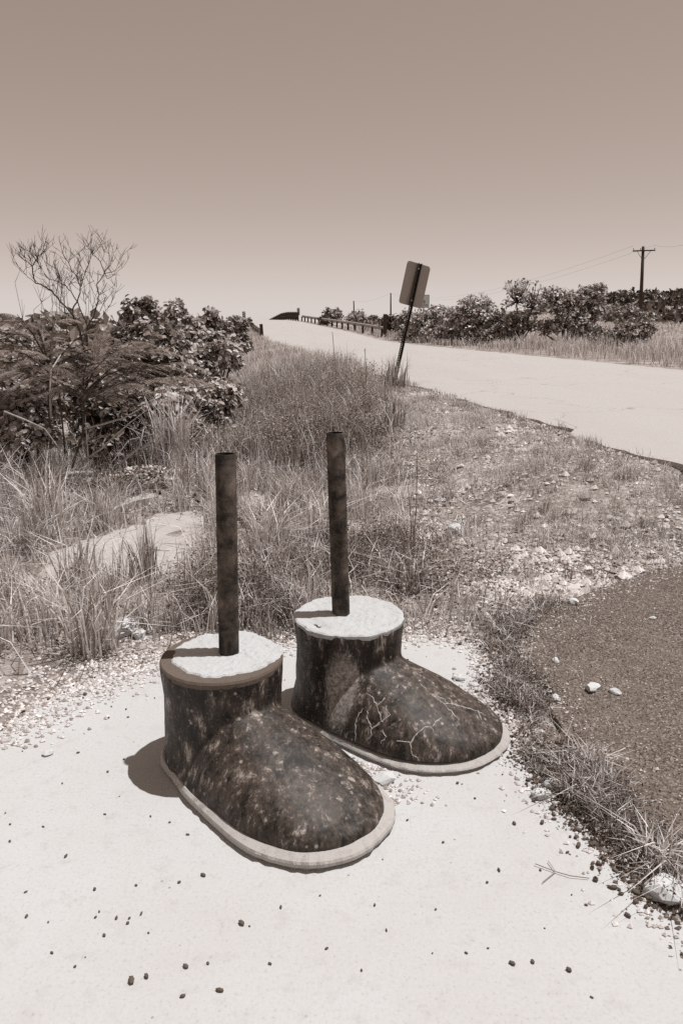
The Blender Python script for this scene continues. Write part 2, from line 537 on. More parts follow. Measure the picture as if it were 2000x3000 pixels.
def T(x, y, rough=True):
    x = np.asarray(x, float); y = np.asarray(y, float)
    ne, fe, zr = NE(y), FE(y), ZR(y)
    dl = ne - x                                    # metres left of the near edge
    dr = x - fe                                    # metres right of the far edge
    near = sst(6, 10, y)
    left_base = -0.75 * sst(6.5, 12, y) * sst(1.0, 7, dl)
    wl = 2.0 + 2.2 * sst(4, 14, y) + np.clip((zr - .4) * 2.2, 0, 5)
    left = zr - 0.022 + (left_base - zr + 0.022) * sst(0.15, 1, np.clip(dl / wl, 0, 1))
    hill = 0.25 + 0.012 * np.clip(y - 42, 0, 110) + 0.010 * np.clip(y - 42, 0, 110) * sst(18, 45, x)
    hill = hill + 3.0 * sst(118, 165, y) * sst(25, 55, x)
    hill = np.where(x > 0, hill, np.minimum(hill, zr))
    right = (zr - 0.03) + (np.minimum(hill, 9) - zr) * sst(0.8, 9, dr)
    z = np.where(x < ne, left, np.where(x > fe, right, zr - 0.042))
    # the flat yard around the pad and the drive
    yard = 1 - sst(0.0, 1.0, np.maximum(edge_dist(PAD, x, y), 0) / 2.5)
    inpad = inside(PAD, x, y); indrv = inside(DRIVE, x, y)
    flat = np.where(inpad | indrv, 1.0, np.maximum(yard, 1 - sst(0, 1.5, edge_dist(DRIVE, x, y))))
    flat = flat * (1 - sst(30, 40, y))
    z = z * (1 - flat) - 0.012 * flat
    if rough:
        a = np.where(inpad | indrv, 0, 1) * np.where((x > ne) & (x < fe), 0.0, 1.0)
        z = z + a * (0.018 * fn(x, y, 2.1) + 0.010 * fn(x, y, 7.3, 2)) * np.clip(0.35 + edge_dist(PAD, x, y), 0, 1.5) * (0.15 + .85 * sst(0, .8, np.abs(dl)))
        # low mounds of rubble in the weeds on the left
        for cx, cy, sx, sy, h in ((-1.9, 7.6, .9, 1.1, .22), (-1.2, 6.6, .9, .35, .10)):
            z = z + h * np.exp(-((x - cx) / sx) ** 2 - ((y - cy) / sy) ** 2)
    z = z - 0.05 * np.where(inpad | indrv, 1, 0)
    return z
def Tz(x, y): return float(T(np.array([x]), np.array([y]))[0])

def build_ground():
    a, b = 0.9, math.asinh(900 / 0.9)
    xs = a * np.sinh(b * np.linspace(-1, 1, 330))
    ys = 4 + 2.2 * np.sinh(np.linspace(-math.asinh(12 / 2.2), math.asinh(1200 / 2.2), 330))
    X, Y = np.meshgrid(xs, ys)
    Z = T(X.ravel(), Y.ravel())
    V = np.stack([X.ravel(), Y.ravel(), Z], 1)
    nx, ny = len(xs), len(ys)
    i = np.arange((ny - 1) * nx).reshape(ny - 1, nx)[:, :-1].ravel()
    F = np.stack([i, i + 1, i + 1 + nx, i + nx], 1)
    me = np_mesh('ground', V, [F])
    at_ = me.attributes.new('gravelly', 'FLOAT', 'POINT')
    x, y = V[:, 0], V[:, 1]
    g = 0.25 + 0.55 * ((x > 0.4) & (x < NE(y)) & (y > 3.4) & (y < 16)) * (1 - sst(13, 17, y))
    g = np.maximum(g, 0.7 * (edge_dist(PAD, x, y) < 0.45))
    g = g * (0.65 + 0.5 * fn(x, y, 1.3, 3))
    at_.data.foreach_set('value', np.clip(g, 0, 1).astype(np.float32))
    return tag(link('ground', me, M['ground'], smooth=True), kind='structure')
build_ground()

def jag(P, step=0.06, amp=0.018, keep=None):
    out = []
    n = len(P)
    for i in range(n):
        (x0, y0), (x1, y1) = P[i], P[(i + 1) % n]
        L = math.hypot(x1 - x0, y1 - y0); k = max(1, int(L / step))
        for j in range(k):
            t = j / k
            x, y = x0 + (x1 - x0) * t, y0 + (y1 - y0) * t
            nx, ny = -(y1 - y0) / L, (x1 - x0) / L
            a = amp * (mnoise.noise(Vector((x * 6, y * 6, 1))) + 0.7 * mnoise.noise(Vector((x * 19, y * 19, 4))))
            out.append((x + nx * a, y + ny * a))
    return out

def sheet(name, P, z0, z1, mat):
    m = MB()
    m.loft([[(x, y, z0) for x, y in P], [(x, y, z1) for x, y in P]])
    o = m.build(name, mat)
    return tag(o, kind='structure')
pad = sheet('concrete_pad', jag(PAD[::-1])[::-1], -0.09, 0.0, M['pad'])
drive = sheet('asphalt_driveway', jag(DRIVE[::-1], 0.05, 0.07)[::-1], -0.06, -0.004, M['asphalt'])

def build_road():
    ys = np.concatenate([np.arange(-6, 30, 0.12), np.arange(30, 120, 0.6), np.arange(120, 402, 4)])
    nu = 9
    rows = []
    for y in ys:
        am = 0.15 if y > 10 else 0.20
        l = float(NE(y)) + am * (mnoise.noise(Vector((3, y * .8, 0))) + 0.55 * mnoise.noise(Vector((9, y * 2.3, 0))) + 0.12 * mnoise.noise(Vector((9, y * 5.7, 0))))
        r = float(FE(y)) + 0.10 * mnoise.noise(Vector((5, y * 0.9, 2)))
        z = float(ZR(y))
        row = [(l, y, z - 0.10)]
        for k in range(nu):
            t = k / (nu - 1)
            row.append((l + (r - l) * t, y, z + 0.06 * (1 - (2 * ((l + (r - l) * t) - float(NE(y))) / (float(FE(y)) - float(NE(y))) - 1) ** 2) - 0.003))
        row.append((r, y, z - 0.10))
        rows.append(row)
    V = np.array(rows).reshape(-1, 3); n = nu + 2
    i = (np.arange(len(ys) - 1)[:, None] * n + np.arange(n - 1)[None]).ravel()
    F = np.stack([i, i + 1, i + 1 + n, i + n], 1)
    return tag(link('road', np_mesh('road', V, [F]), M['road']), kind='structure')
build_road()

# ------------------------------------------------------------------ the boots
def catmull(P, n):
    P = [Vector((p[0], p[1], 0)) for p in P]; k = len(P); pts = []
    for i in range(k):
        p0, p1, p2, p3 = P[i - 1], P[i], P[(i + 1) % k], P[(i + 2) % k]
        for j in range(12):
            t = j / 12
            pts.append(0.5 * ((2 * p1) + (p2 - p0) * t + (2 * p0 - 5 * p1 + 4 * p2 - p3) * t * t + (3 * p1 - p0 - 3 * p2 + p3) * t ** 3))
    d = [0]
    for i in range(len(pts)): d.append(d[-1] + (pts[(i + 1) % len(pts)] - pts[i]).length)
    out = []
    for j in range(n):
        s = d[-1] * j / n
        i = max(q for q in range(len(pts)) if d[q] <= s)
        t = (s - d[i]) / max(1e-9, d[i + 1] - d[i])
        p = pts[i].lerp(pts[(i + 1) % len(pts)], t)
        out.append((p.x, p.y))
    return out

def half_widths(O, x):
    """where a section across the foot at x meets the outline"""
    ys = []
    n = len(O)
    for i in range(n):
        (x0, y0), (x1, y1) = O[i], O[(i + 1) % n]
        if (x0 <= x) != (x1 <= x):
            ys.append(y0 + (y1 - y0) * (x - x0) / (x1 - x0))
    return (min(ys), max(ys)) if len(ys) >= 2 else None

def make_boot(name, label, loc, ang, outline, prof, shaft_c, shaft_r, shaft_h, mat, cap_kind, pipe_top, seed):
    root = empty(name, loc, ang, label=label, cat='statue boot', group='concrete boots left from a statue')
    O = catmull(outline, 220)
    # upper outline: the sole's, drawn in by a ledge that is wide at the toe
    U = []
    for i, (x, y) in enumerate(O):
        (xa, ya), (xb, yb) = O[i - 2], O[(i + 2) % len(O)]
        tx, ty = xb - xa, yb - ya; L = math.hypot(tx, ty)
        nx, ny = -ty / L, tx / L                      # inward for a counter-clockwise outline
        w = 0.008 + (0.026 if seed < 1.5 else 0.017) * max(0, min(1, (x - 0.15) / 0.4))
        U.append((x + nx * w, y + ny * w))
    # sole
    s = MB()
    SH = .037 if seed < 1.5 else .024
    def ins(P, k): 
        cx = sum(p[0] for p in P) / len(P); cy = sum(p[1] for p in P) / len(P)
        return [(cx + (x - cx) * k, cy + (y - cy) * k) for x, y in P]
    wob = [0.004 * mnoise.noise(Vector((x * 9, y * 9, seed))) + 0.006 * mnoise.noise(Vector((x * 33, y * 33, seed))) - 0.007 * max(0, mnoise.noise(Vector((x * 21, y * 21, seed + 7))) - .25) for x, y in O]
    Ow = [(x * (1 + w * 2), y * (1 + w * 3)) for (x, y), w in zip(O, wob)]
    s.loft([[(x, y, -0.01) for x, y in ins(Ow, 0.965)], [(x, y, 0.010) for x, y in ins(Ow, 0.968)], [(x, y, 0.016 + w) for (x, y), w in zip(Ow, wob)],
            [(x, y, SH * .72 + w) for (x, y), w in zip(ins(Ow, 1.0), wob)], [(x, y, SH * .92 + w) for (x, y), w in zip(ins(Ow, 0.99), wob)],
            [(x, y, SH + .006) for x, y in U], [(x, y, SH + .01) for x, y in ins(U, 0.9)]])
    sole = s.build('sole', M['sole'], root)
    # body: shaft and domed foot, melted together
    m = MB()
    xs0, xs1 = min(p[0] for p in U) + 0.004, max(p[0] for p in U) - 0.003
    loops = []
    K, A = 46, 30
    for k in range(K):
        t = k / (K - 1)
        x = xs0 + (xs1 - xs0) * (0.5 - 0.5 * math.cos(math.pi * t))
        y0, y1 = half_widths(U, x)
        H = np.interp(x, [p[0] for p in prof], [p[1] for p in prof])
        yc, w = (y0 + y1) / 2, (y1 - y0) / 2
        L = []
        for a in range(A):
            th = math.pi * a / (A - 1)
            c, sn = math.cos(th), math.sin(th)
            L.append((x, yc + w * math.copysign(abs(c) ** 0.86, c), 0.038 + (H - 0.038) * max(0, sn) ** float(np.interp(x, [0.05, .22, .42, .6], [1.9, 1.6, 1.05, .9]))))
        L += [(x, yc - w * 0.6, 0.025), (x, yc + w * 0.6, 0.025)]
        loops.append(L)
    m.loft(loops)
    cx, cy = shaft_c
    sh = []
    for z, k in ((0.035, 1.03), (0.10, 1.0), (0.2, 0.975), (0.3, 0.97), (shaft_h - 0.05, 0.99), (shaft_h - 0.012, 1.0), (shaft_h, 0.975)):
        sh.append([(cx + shaft_r[0] * k * math.cos(q), cy + shaft_r[1] * k * math.sin(q), z) for q in np.linspace(0, 2 * math.pi, 56, endpoint=False)])
    m.loft(sh)
    me = m.mesh('tmp')
    tmp = bpy.data.objects.new('tmp', me); COL.objects.link(tmp)
    rm = tmp.modifiers.new('r', 'REMESH'); rm.mode = 'VOXEL'; rm.voxel_size = 0.0085
    sm = tmp.modifiers.new('s', 'SMOOTH'); sm.factor = 0.5; sm.iterations = 4
    dg = bpy.context.evaluated_depsgraph_get()
    me2 = bpy.data.meshes.new_from_object(tmp.evaluated_get(dg))
    bpy.data.objects.remove(tmp)
    co = np.empty(len(me2.vertices) * 3, np.float32); me2.vertices.foreach_get('co', co); co = co.reshape(-1, 3)
    for i, p in enumerate(co):
        v = Vector(p)
        d = 0.0045 * mnoise.noise(v * 7 + Vector((seed, 0, 0))) + 0.0018 * mnoise.noise(v * 28 + Vector((0, seed, 0)))
        r = Vector((p[0] - 0.1, p[1], p[2] * 0.6)).normalized()
        co[i] = v + r * d
    me2.vertices.foreach_set('co', co.ravel()); me2.update()
    body = link('boot_body', me2, mat, root, True)
    # mortar on the cut top of the shaft
    cap = MB()
    if cap_kind == 'full':
        rad = lambda q: 1.0 + 0.03 * mnoise.noise(Vector((math.cos(q) * 3, math.sin(q) * 3, seed))) + 0.028 * mnoise.noise(Vector((math.cos(q) * 11, math.sin(q) * 11, seed)))
        ox, oy = 0, 0
    else:
        rad = lambda q: 0.88 + 0.12 * mnoise.noise(Vector((math.cos(q) * 1.6, math.sin(q) * 1.6, seed))) + 0.05 * mnoise.noise(Vector((math.cos(q) * 8, math.sin(q) * 8, seed)))
        ox, oy = -0.004, 0.022
    qs = np.linspace(0, 2 * math.pi, 96, endpoint=False)
    lp = []
    for f, dz in [(0.99, -0.014), (1.0, -0.002), (1.0, 0.004), (0.97, 0.0085)] + [(f, 0.009) for f in np.linspace(.92, .06, 16)]:
        ring_ = []
        for q in qs:
            x, y = cx + ox + shaft_r[0] * f * rad(q) * math.cos(q), cy + oy + shaft_r[1] * f * rad(q) * math.sin(q)
            dip = 0.0
            if cap_kind == 'full' and .6 < f < .9:           # a broken channel inside the rim
                dip = -.010 * max(0, mnoise.noise(Vector((math.cos(q) * 2.2, math.sin(q) * 2.2, 8.3))) + .25) * math.sin((f - .6) / .3 * math.pi)
            ring_.append((x, y, shaft_h + dz + dip + (0.004 * mnoise.noise(Vector((x * 16, y * 16, seed))) + 0.004 * mnoise.noise(Vector((x * 55, y * 55, seed))) if f < .995 else 0)))
        lp.append(ring_)
    cap.loft(lp)
    cap.build('mortar_cap', M['mortar'], root, False)
    if cap_kind != 'full':
        col = MB()
        lp = []
        for f, dz in ((1.0, -0.02), (1.004, -0.004), (0.985, 0.004), (0.7, 0.0045)):
            lp.append([(cx + shaft_r[0] * f * (1 + 0.012 * mnoise.noise(Vector((math.cos(q) * 9, math.sin(q) * 9, seed + 3)))) * math.cos(q),
                        cy + shaft_r[1] * f * (1 + 0.012 * mnoise.noise(Vector((math.cos(q) * 9, math.sin(q) * 9, seed + 5)))) * math.sin(q), shaft_h + dz) for q in qs])
        col.loft(lp)
        col.build('top_collar', M['collar'], root, False)
    # pipe: hollow, slightly leaning
    base_w, top_w = pipe_top
    inv = Matrix.Translation(Vector(loc)) @ Matrix.Rotation(ang, 4, 'Z')
    inv = inv.inverted()
    b, tp = inv @ Vector(base_w), inv @ Vector(top_w)
    ax = (tp - b).normalized(); b = b - ax * 0.06
    L = (tp - b).length
    pm = MB()
    R, r = 0.0368, 0.0305
    a = ax.orthogonal().normalized(); bb = ax.cross(a)
    ring = lambda d, rr: [b + ax * d + (a * math.cos(q) + bb * math.sin(q)) * rr for q in np.linspace(0, 2 * math.pi, 32, endpoint=False)]
    pm.loft([ring(0, R), ring(L * .5, R), ring(L - 0.004, R), ring(L, R - 0.002), ring(L, r + 0.001), ring(L - 0.3, r)], True, True)
    pipe = pm.build('pipe', [M['pipe'], M['pipe_shade']], root, True)
    for i, p in enumerate(pipe.data.polygons):
        if 4 * 32 <= i < 5 * 32: p.material_index = 1
    pipe.data.set_sharp_from_angle(angle=math.radians(35))
    return root, body, inv

OUT_L = [(-.215, .0), (-.195, -.12), (-.10, -.212), (.03, -.240), (.16, -.262), (.37, -.275), (.51, -.27), (.62, -.235), (.70, -.178), (.757, -.09), (.775, .015),
         (.75, .13), (.69, .215), (.6, .262), (.45, .275), (.2, .255), (0, .235), (-.11, .20), (-.195, .11)]
PROF_L = [(-.25, .16), (0, .22), (.15, .305), (.22, .292), (.3, .262), (.4, .228), (.5, .19), (.6, .148), (.68, .105), (.72, .075), (.76, .05)]
bootL, bodyL, invL = make_boot('concrete_boot', 'dark streaked concrete boot nearer the camera, brown rim round the mortar on its cut top', (-.45, 2.56, 0), math.radians(-47),
    OUT_L, PROF_L, (.025, -.005), (.222, .222), .42, boot_mat('boot_paint_near', 1.0, None), 'part',
    ((-.414, 2.56, .424), (-.402, 2.58, 1.164)), 1.0)
OUT_R = [(-.205, .0), (-.19, -.12), (-.10, -.212), (.03, -.245), (.2, -.272), (.32, -.288), (.446, -.287), (.563, -.24), (.661, -.152), (.707, -.055), (.722, .03),
         (.712, .10), (.67, .195), (.58, .25), (.45, .268), (.2, .255), (0, .235), (-.11, .20), (-.19, .11)]
PROF_R = [(-.25, .16), (0, .22), (.15, .305), (.22, .290), (.3, .262), (.4, .228), (.5, .175), (.58, .132), (.64, .098), (.68, .072), (.71, .05)]
bootR, bodyR, invR = make_boot('concrete_boot', 'cracked dark concrete boot farther from the camera, ragged white mortar over its whole top', (0, 2.93, 0), math.radians(-33),
    OUT_R, PROF_R, (.025, .02), (.228, .228), .42, boot_mat('boot_paint_far', 4.0, ((.125, -.20, .20), (.075, .10, .17))), 'full',
    ((-.002, 2.94, .426), (-.024, 2.95, 1.185)), 2.0)

# pale cracks in the farther boot: thin raised seams lying on its surface
bpy.context.view_layer.update()
def crack_on(body, root, lines, seed, width):
    bvh = BVHTree.FromPolygons([v.co for v in body.data.vertices], [tuple(p.vertices) for p in body.data.polygons])
    mw = root.matrix_world.inverted()
    rr = random.Random(seed)
    for pts in lines:
        P = []
        fine = []
        for i in range(len(pts) - 1):
            for j in range(5):
                t = j / 5
                fine.append((pts[i][0] + (pts[i + 1][0] - pts[i][0]) * t + rr.gauss(0, 1.6), pts[i][1] + (pts[i + 1][1] - pts[i][1]) * t + rr.gauss(0, 1.6)))
        fine.append(pts[-1])
        for px, py in fine:
            px, py = (350 + .7653 * px) * .784, (1650 + .7653 * py) * .784
            o = mw @ Vector((0, 0, CAM_H)); d = (mw.to_3x3() @ ray_dir(px, py)).normalized()
            h = bvh.ray_cast(o, d)
            if h[0] is not None: P.append((h[0], h[1]))
        if len(P) < 3: continue
        m = MB(); L, R_, C = [], [], []
        for i, (p, n) in enumerate(P):
            tdir = (P[min(i + 1, len(P) - 1)][0] - P[max(i - 1, 0)][0]).normalized()
            sd = n.cross(tdir).normalized()
            w = width * (0.35 + 0.9 * rr.random()) * (0.5 + 0.5 * math.sin(math.pi * (i + 1) / (len(P) + 1)))
            L.append(p + sd * w - n * 0.001); R_.append(p - sd * w - n * 0.001); C.append(p + n * 0.0014)
        v = L + C + R_; k = len(P)
        f = []
        for i in range(k - 1):
            f += [(i, i + 1, k + i + 1, k + i), (k + i, k + i + 1, 2 * k + i + 1, 2 * k + i)]
        m.add(v, f)
        m.build('crack', M['crack'], root)
CR_R = [[(945, 680), (962, 660), (965, 635), (1000, 610), (1035, 580)], [(965, 632), (945, 590), (950, 560)], [(1005, 608), (985, 545), (965, 510), (945, 500)],
        [(1135, 770), (1118, 730), (1112, 690), (1135, 655), (1170, 625), (1195, 630), (1205, 655)], [(1112, 690), (1088, 682), (1060, 680)], [(1170, 625), (1160, 605), (1150, 600)],
        [(1195, 630), (1212, 605), (1230, 590)], [(1150, 462), (1190, 500), (1240, 535), (1300, 545), (1370, 565), (1400, 582)], [(1200, 508), (1235, 515), (1262, 540)],
        [(905, 680), (900, 620), (915, 580), (935, 555)], [(1035, 580), (1020, 560), (1022, 545)], [(1005, 640), (1020, 665), (1000, 690)], [(1240, 535), (1275, 575), (1300, 600)], [(1370, 565), (1385, 600)], [(1118, 730), (1140, 745), (1150, 765)], [(985, 545), (1010, 520), (1020, 505)]]
crack_on(bodyR, bootR, CR_R, 3, 0.0040)
CR_L = [[(600, 930), (570, 900), (540, 890)], [(930, 1040), (935, 1060), (948, 1075)]]

# ------------------------------------------------------------------ vegetation generators
def unit(v): return v / np.maximum(np.linalg.norm(v, axis=-1, keepdims=True), 1e-9)

def blades_mesh(name, pos, h, w, lean, bend, rs):
    """grass blades: pos (n,3); h,w (n); lean = spread of the tips; three triangles each"""
    n = len(pos)
    az = rs.uniform(0, 2 * np.pi, n)
    d = np.stack([np.cos(az), np.sin(az), np.zeros(n)], 1) * (lean * np.abs(rs.normal(0.6, 0.4, n)))[:, None]
    d2 = az + np.pi / 2 + rs.normal(0, .5, n)
    side = np.stack([np.cos(d2), np.sin(d2), np.zeros(n)], 1)
    up = np.array([0, 0, 1.0])
    hm = h[:, None]
    mid = pos + up * hm * 0.55 + d * hm * 0.35
    tip = pos + up * hm * (1 - 0.25 * np.minimum(1, np.linalg.norm(d, axis=1)))[:, None] * np.where(bend, 0.8, 1)[:, None] + d * hm * np.where(bend, 1.5, 1.0)[:, None]
    sw = side * w[:, None] / 2
    V = np.stack([pos - sw, pos + sw, mid - sw * 0.75, mid + sw * 0.75, tip], 1).reshape(-1, 3)
    b = np.arange(n)[:, None] * 5
    return np_mesh(name, V, [b + np.array([[0, 1, 3, 2]]), b + np.array([[2, 3, 4]])])

def grass(name, xy, h, w, lean, mat, rs, bendp=0.3, sink=0.01):
    z = T(xy[:, 0], xy[:, 1]) - sink
    me = blades_mesh(name, np.column_stack([xy, z]), h, w, lean, rs.random(len(xy)) < bendp, rs)
    return tag(link(name, me, mat), kind='stuff')

LEAF6 = (np.array([[0, 0, 0], [.38, -.30, .05], [.42, 0, -.03], [.38, .30, .05], [.78, -.27, .0], [.8, 0, -.06], [.78, .27, .0], [1, 0, -.10]]),
         [np.array([[1, 4, 5, 2], [2, 5, 6, 3]]), np.array([[0, 1, 2], [0, 2, 3], [4, 7, 5], [5, 7, 6]])])
LEAF2 = (np.array([[0, 0, 0], [.55, -.3, .04], [1, 0, -.06], [.55, .3, .04]]), [np.array([[0, 1, 2, 3]])])

def leaves_mesh(name, pos, d, nrm, L, wid, tmpl):
    tv, tf = tmpl
    n = len(pos)
    d = unit(d); s = unit(np.cross(nrm, d)); nn = np.cross(d, s)
    V = (pos[:, None] + (tv[None, :, 0, None] * d[:, None] + tv[None, :, 1, None] * s[:, None] * wid + tv[None, :, 2, None] * nn[:, None] * 1.5) * L[:, None, None]).reshape(-1, 3)
    b = (np.arange(n) * len(tv))[:, None, None]
    return np_mesh(name, V, [(b + f[None]).reshape(-1, f.shape[1]) for f in tf])

def shrub(name, label, cat, base, blobs, ntips, leaf, k, mat, rs, tmpl=LEAF6, wid=1.0, group=None, trunk_r=0.05, limb_mat=None, droop=0.25, hollow=0.45, stems=3):
    """woody plant: forking stems to tips spread through the crown, a whorl of leaves at each tip.
    blobs: crown ellipsoids (cx,cy,cz,rx,ry,rz) in world space"""
    base = Vector(base)
    root = empty(name, base, 0, label=label, cat=cat, group=group)
    B = np.array(blobs, float)
    vol = B[:, 3] * B[:, 4] * B[:, 5]
    vol = (B[:, 3] * B[:, 5]); pick = rs.choice(len(B), ntips, p=vol / vol.sum())
    u = unit(rs.normal(0, 1, (ntips, 3)))
    u[:, 2] = np.where(u[:, 2] < -0.5, -u[:, 2], u[:, 2])
    r = (hollow + (1 - hollow) * rs.random(ntips)) ** 0.8
    c = B[pick, :3] + u * r[:, None] * B[pick, 3:] * (1 + 0.12 * rs.normal(0, 1, (ntips, 1)))
    c[:, 2] = np.maximum(c[:, 2], T(c[:, 0], c[:, 1]) + 0.08)
    ax = unit(u * np.array([0.8, 0.8, 0.5]) + np.array([0, 0, 0.75]) + rs.normal(0, 0.25, (ntips, 3)))
    # stems
    w = MB()
    hubs = []
    for j, b in enumerate(B):
        ctr = Vector(b[:3]) - base
        for q in range(stems):
            off = Vector((rs.normal(0, .35) * b[3], rs.normal(0, .35) * b[4], rs.uniform(-.5, .35) * b[5]))
            hub = ctr + off
            st = Vector((rs.normal(0, trunk_r * 1.2), rs.normal(0, trunk_r * 1.2), -0.1))
            mid = st.lerp(hub, 0.5) + Vector((rs.normal(0, .08), rs.normal(0, .08), 0.12)) * max(0.5, hub.length)*0.5
            w.tube([st, st.lerp(mid, .55) + Vector((rs.normal(0, .02), rs.normal(0, .02), 0)), mid, hub], [trunk_r, trunk_r * .8, trunk_r * .6, trunk_r * .35], 6, False)
            hubs += [mid, hub]
    hb = np.array([tuple(h + base) for h in hubs])
    for i in range(ntips):
        dd = np.linalg.norm(hb - c[i], axis=1)
        h = Vector(hb[int(np.argmin(dd))]) - base
        p = Vector(c[i]) - base
        md = h.lerp(p, .55) + Vector((0, 0, -0.06 * (p - h).length))
        w.tube([h, md, p], [trunk_r * .28, trunk_r * .2, trunk_r * .12], 3, False)
    w.build('trunk', limb_mat or M['bark'], root)
    # whorls
    P = np.repeat(c, k, 0); A = np.repeat(ax, k, 0); n = ntips * k
    ref = unit(np.cross(A, rs.normal(0, 1, (n, 3))))
    el = rs.normal(0.25, 0.35, n)[:, None]
    d = unit(ref * np.cos(el) + A * np.sin(el) - np.array([0, 0, 1]) * droop * rs.random((n, 1)) * 2)
    nn = unit(A + 0.35 * rs.normal(0, 1, (n, 3)))
    P = P + A * (rs.uniform(-0.9, 0.15, n) * leaf * 0.9)[:, None] + ref * 0.06 * leaf
    L = leaf * rs.uniform(0.6, 1.2, n)
    me = leaves_mesh('foliage', P - np.array(base), d, nn, L, wid, tmpl)
    f = link('foliage', me, mat, root)
    f['kind'] = 'stuff'
    return root

def clump(name, label, xy, n, h, w, spread, lean, mat, rs, cat='grass clump', group=None, bendp=0.35, zoff=0.0):
    a = rs.uniform(0, 2 * np.pi, n); r = spread * np.sqrt(rs.random(n))
    p = np.column_stack([np.cos(a) * r, np.sin(a) * r, np.full(n, -0.02)])
    me = blades_mesh(name, p, h * rs.uniform(0.45, 1.1, n), w * rs.uniform(.7, 1.3, n), lean, rs.random(n) < bendp, rs)
    o = link(name, me, mat)
    o.location = (xy[0], xy[1], Tz(*xy) + zoff)
    return tag(o, label, cat, group)

# ------------------------------------------------------------------ shrubs left of the road
R1 = np.random.default_rng(11)
def px_blob(px, py, rx_px, rz_px, Y, depth=None):
    c = at(px, py, Y); s = Y * 1.02 / FPX * (2000 / 1568)
    return (c.x, c.y, c.z, rx_px * s, depth if depth else rx_px * s, rz_px * s)
def g_at(px, py, Y):
    c = at(px, py, Y); return (c.x, Y, Tz(c.x, Y))

LS = [  # name, label, blobs (px,py,rx,rz,Y), tips, leaf, leaves per tip, material
    ('broadleaf_shrub', 'tallest leafy shrub left of the road, its rounded top standing against the sky', [(327, 728, 50, 40, 13.5), (335, 790, 80, 60, 13.2), (285, 800, 60, 55, 13.4), (340, 860, 80, 50, 13.2)], 620, .115, 8, 'leaf_b', (320, 960)),
    ('broadleaf_shrub', 'leafy shrub with two pointed tips right of the tallest round shrub', [(405, 722, 22, 32, 15.5), (435, 750, 30, 30, 15.5), (420, 810, 75, 60, 15.2)], 480, .12, 8, 'leaf_a', (420, 950)),
    ('broadleaf_shrub', 'narrow topped leafy shrub farther along the left embankment', [(487, 730, 18, 24, 19), (490, 790, 55, 48, 19)], 380, .13, 8, 'leaf_b', (490, 900)),
    ('broadleaf_shrub', 'smaller leafy shrub beside the left guardrail end', [(543, 750, 32, 24, 25), (530, 790, 50, 36, 25)], 330, .15, 8, 'leaf_b', (540, 850)),
    ('broadleaf_shrub', 'wide leafy shrub whose right side meets the embankment grass', [(490, 820, 66, 50, 15), (445, 860, 65, 50, 14.5), (520, 810, 42, 36, 15.5), (470, 900, 70, 45, 14.5)], 620, .12, 8, 'leaf_a', (480, 930)),
    ('broadleaf_shrub', 'dense leafy shrub below the tallest round shrub', [(365, 830, 80, 55, 12), (290, 840, 75, 50, 11.8), (380, 900, 70, 45, 11.8)], 620, .11, 8, 'leaf_b', (340, 960)),
    ('broadleaf_shrub', 'low pale leaved shrub behind the tall light grass clump', [(500, 910, 66, 36, 10), (420, 910, 60, 36, 9.8), (460, 960, 80, 30, 9.8)], 720, .080, 8, 'leaf_a', (470, 985)),
    ('broadleaf_shrub', 'dark shaded shrub above the rubble mound', [(260, 960, 80, 60, 8.8), (210, 1010, 55, 50, 8.6), (330, 960, 50, 46, 9), (260, 1020, 60, 40, 8.5)], 640, .085, 8, 'leaf_c', (250, 1060)),
    ('broadleaf_shrub', 'low leafy shrub cut by the left edge of the picture', [(70, 940, 75, 50, 7.8), (0, 960, 70, 55, 7.8), (60, 1000, 70, 40, 7.6)], 420, .08, 8, 'leaf_a', (60, 1050)),
    ('broadleaf_shrub', 'light leaved shrub between the dark shrub and the tall grass clump', [(385, 940, 60, 40, 9.2), (400, 985, 60, 34, 9.1)], 330, .10, 8, 'leaf_a', (370, 1010)),
    ('broadleaf_shrub', 'shrub filling the thicket behind the feathery fronds', [(170, 870, 90, 60, 11), (60, 880, 80, 60, 11), (240, 900, 60, 55, 11), (120, 940, 110, 50, 11)], 620, .10, 8, 'leaf_b', (150, 980)),
    ('broadleaf_shrub', 'shrub at the left edge behind the feathery fronds, top hidden by them', [(30, 800, 60, 40, 12), (-60, 820, 60, 60, 12), (150, 820, 50, 34, 12)], 380, .11, 8, 'leaf_a', (30, 960)),
]
for nm, lb, bl, nt_, lf, k, mt, bs in LS:
    Y = bl[-1][4]
    blobs = [px_blob(*b, depth=max(.5, b[2] * b[4] / FPX * 1.3 * 0.9)) for b in bl]
    bx = at(bs[0], bs[1], Y).x
    shrub(nm, lb, 'shrub', (bx, Y + 0.1, Tz(bx, Y + 0.1)), blobs, nt_, lf, k, M[mt], R1, LEAF6, 1.0, 'leafy shrubs on the left bank', 0.035, stems=2)

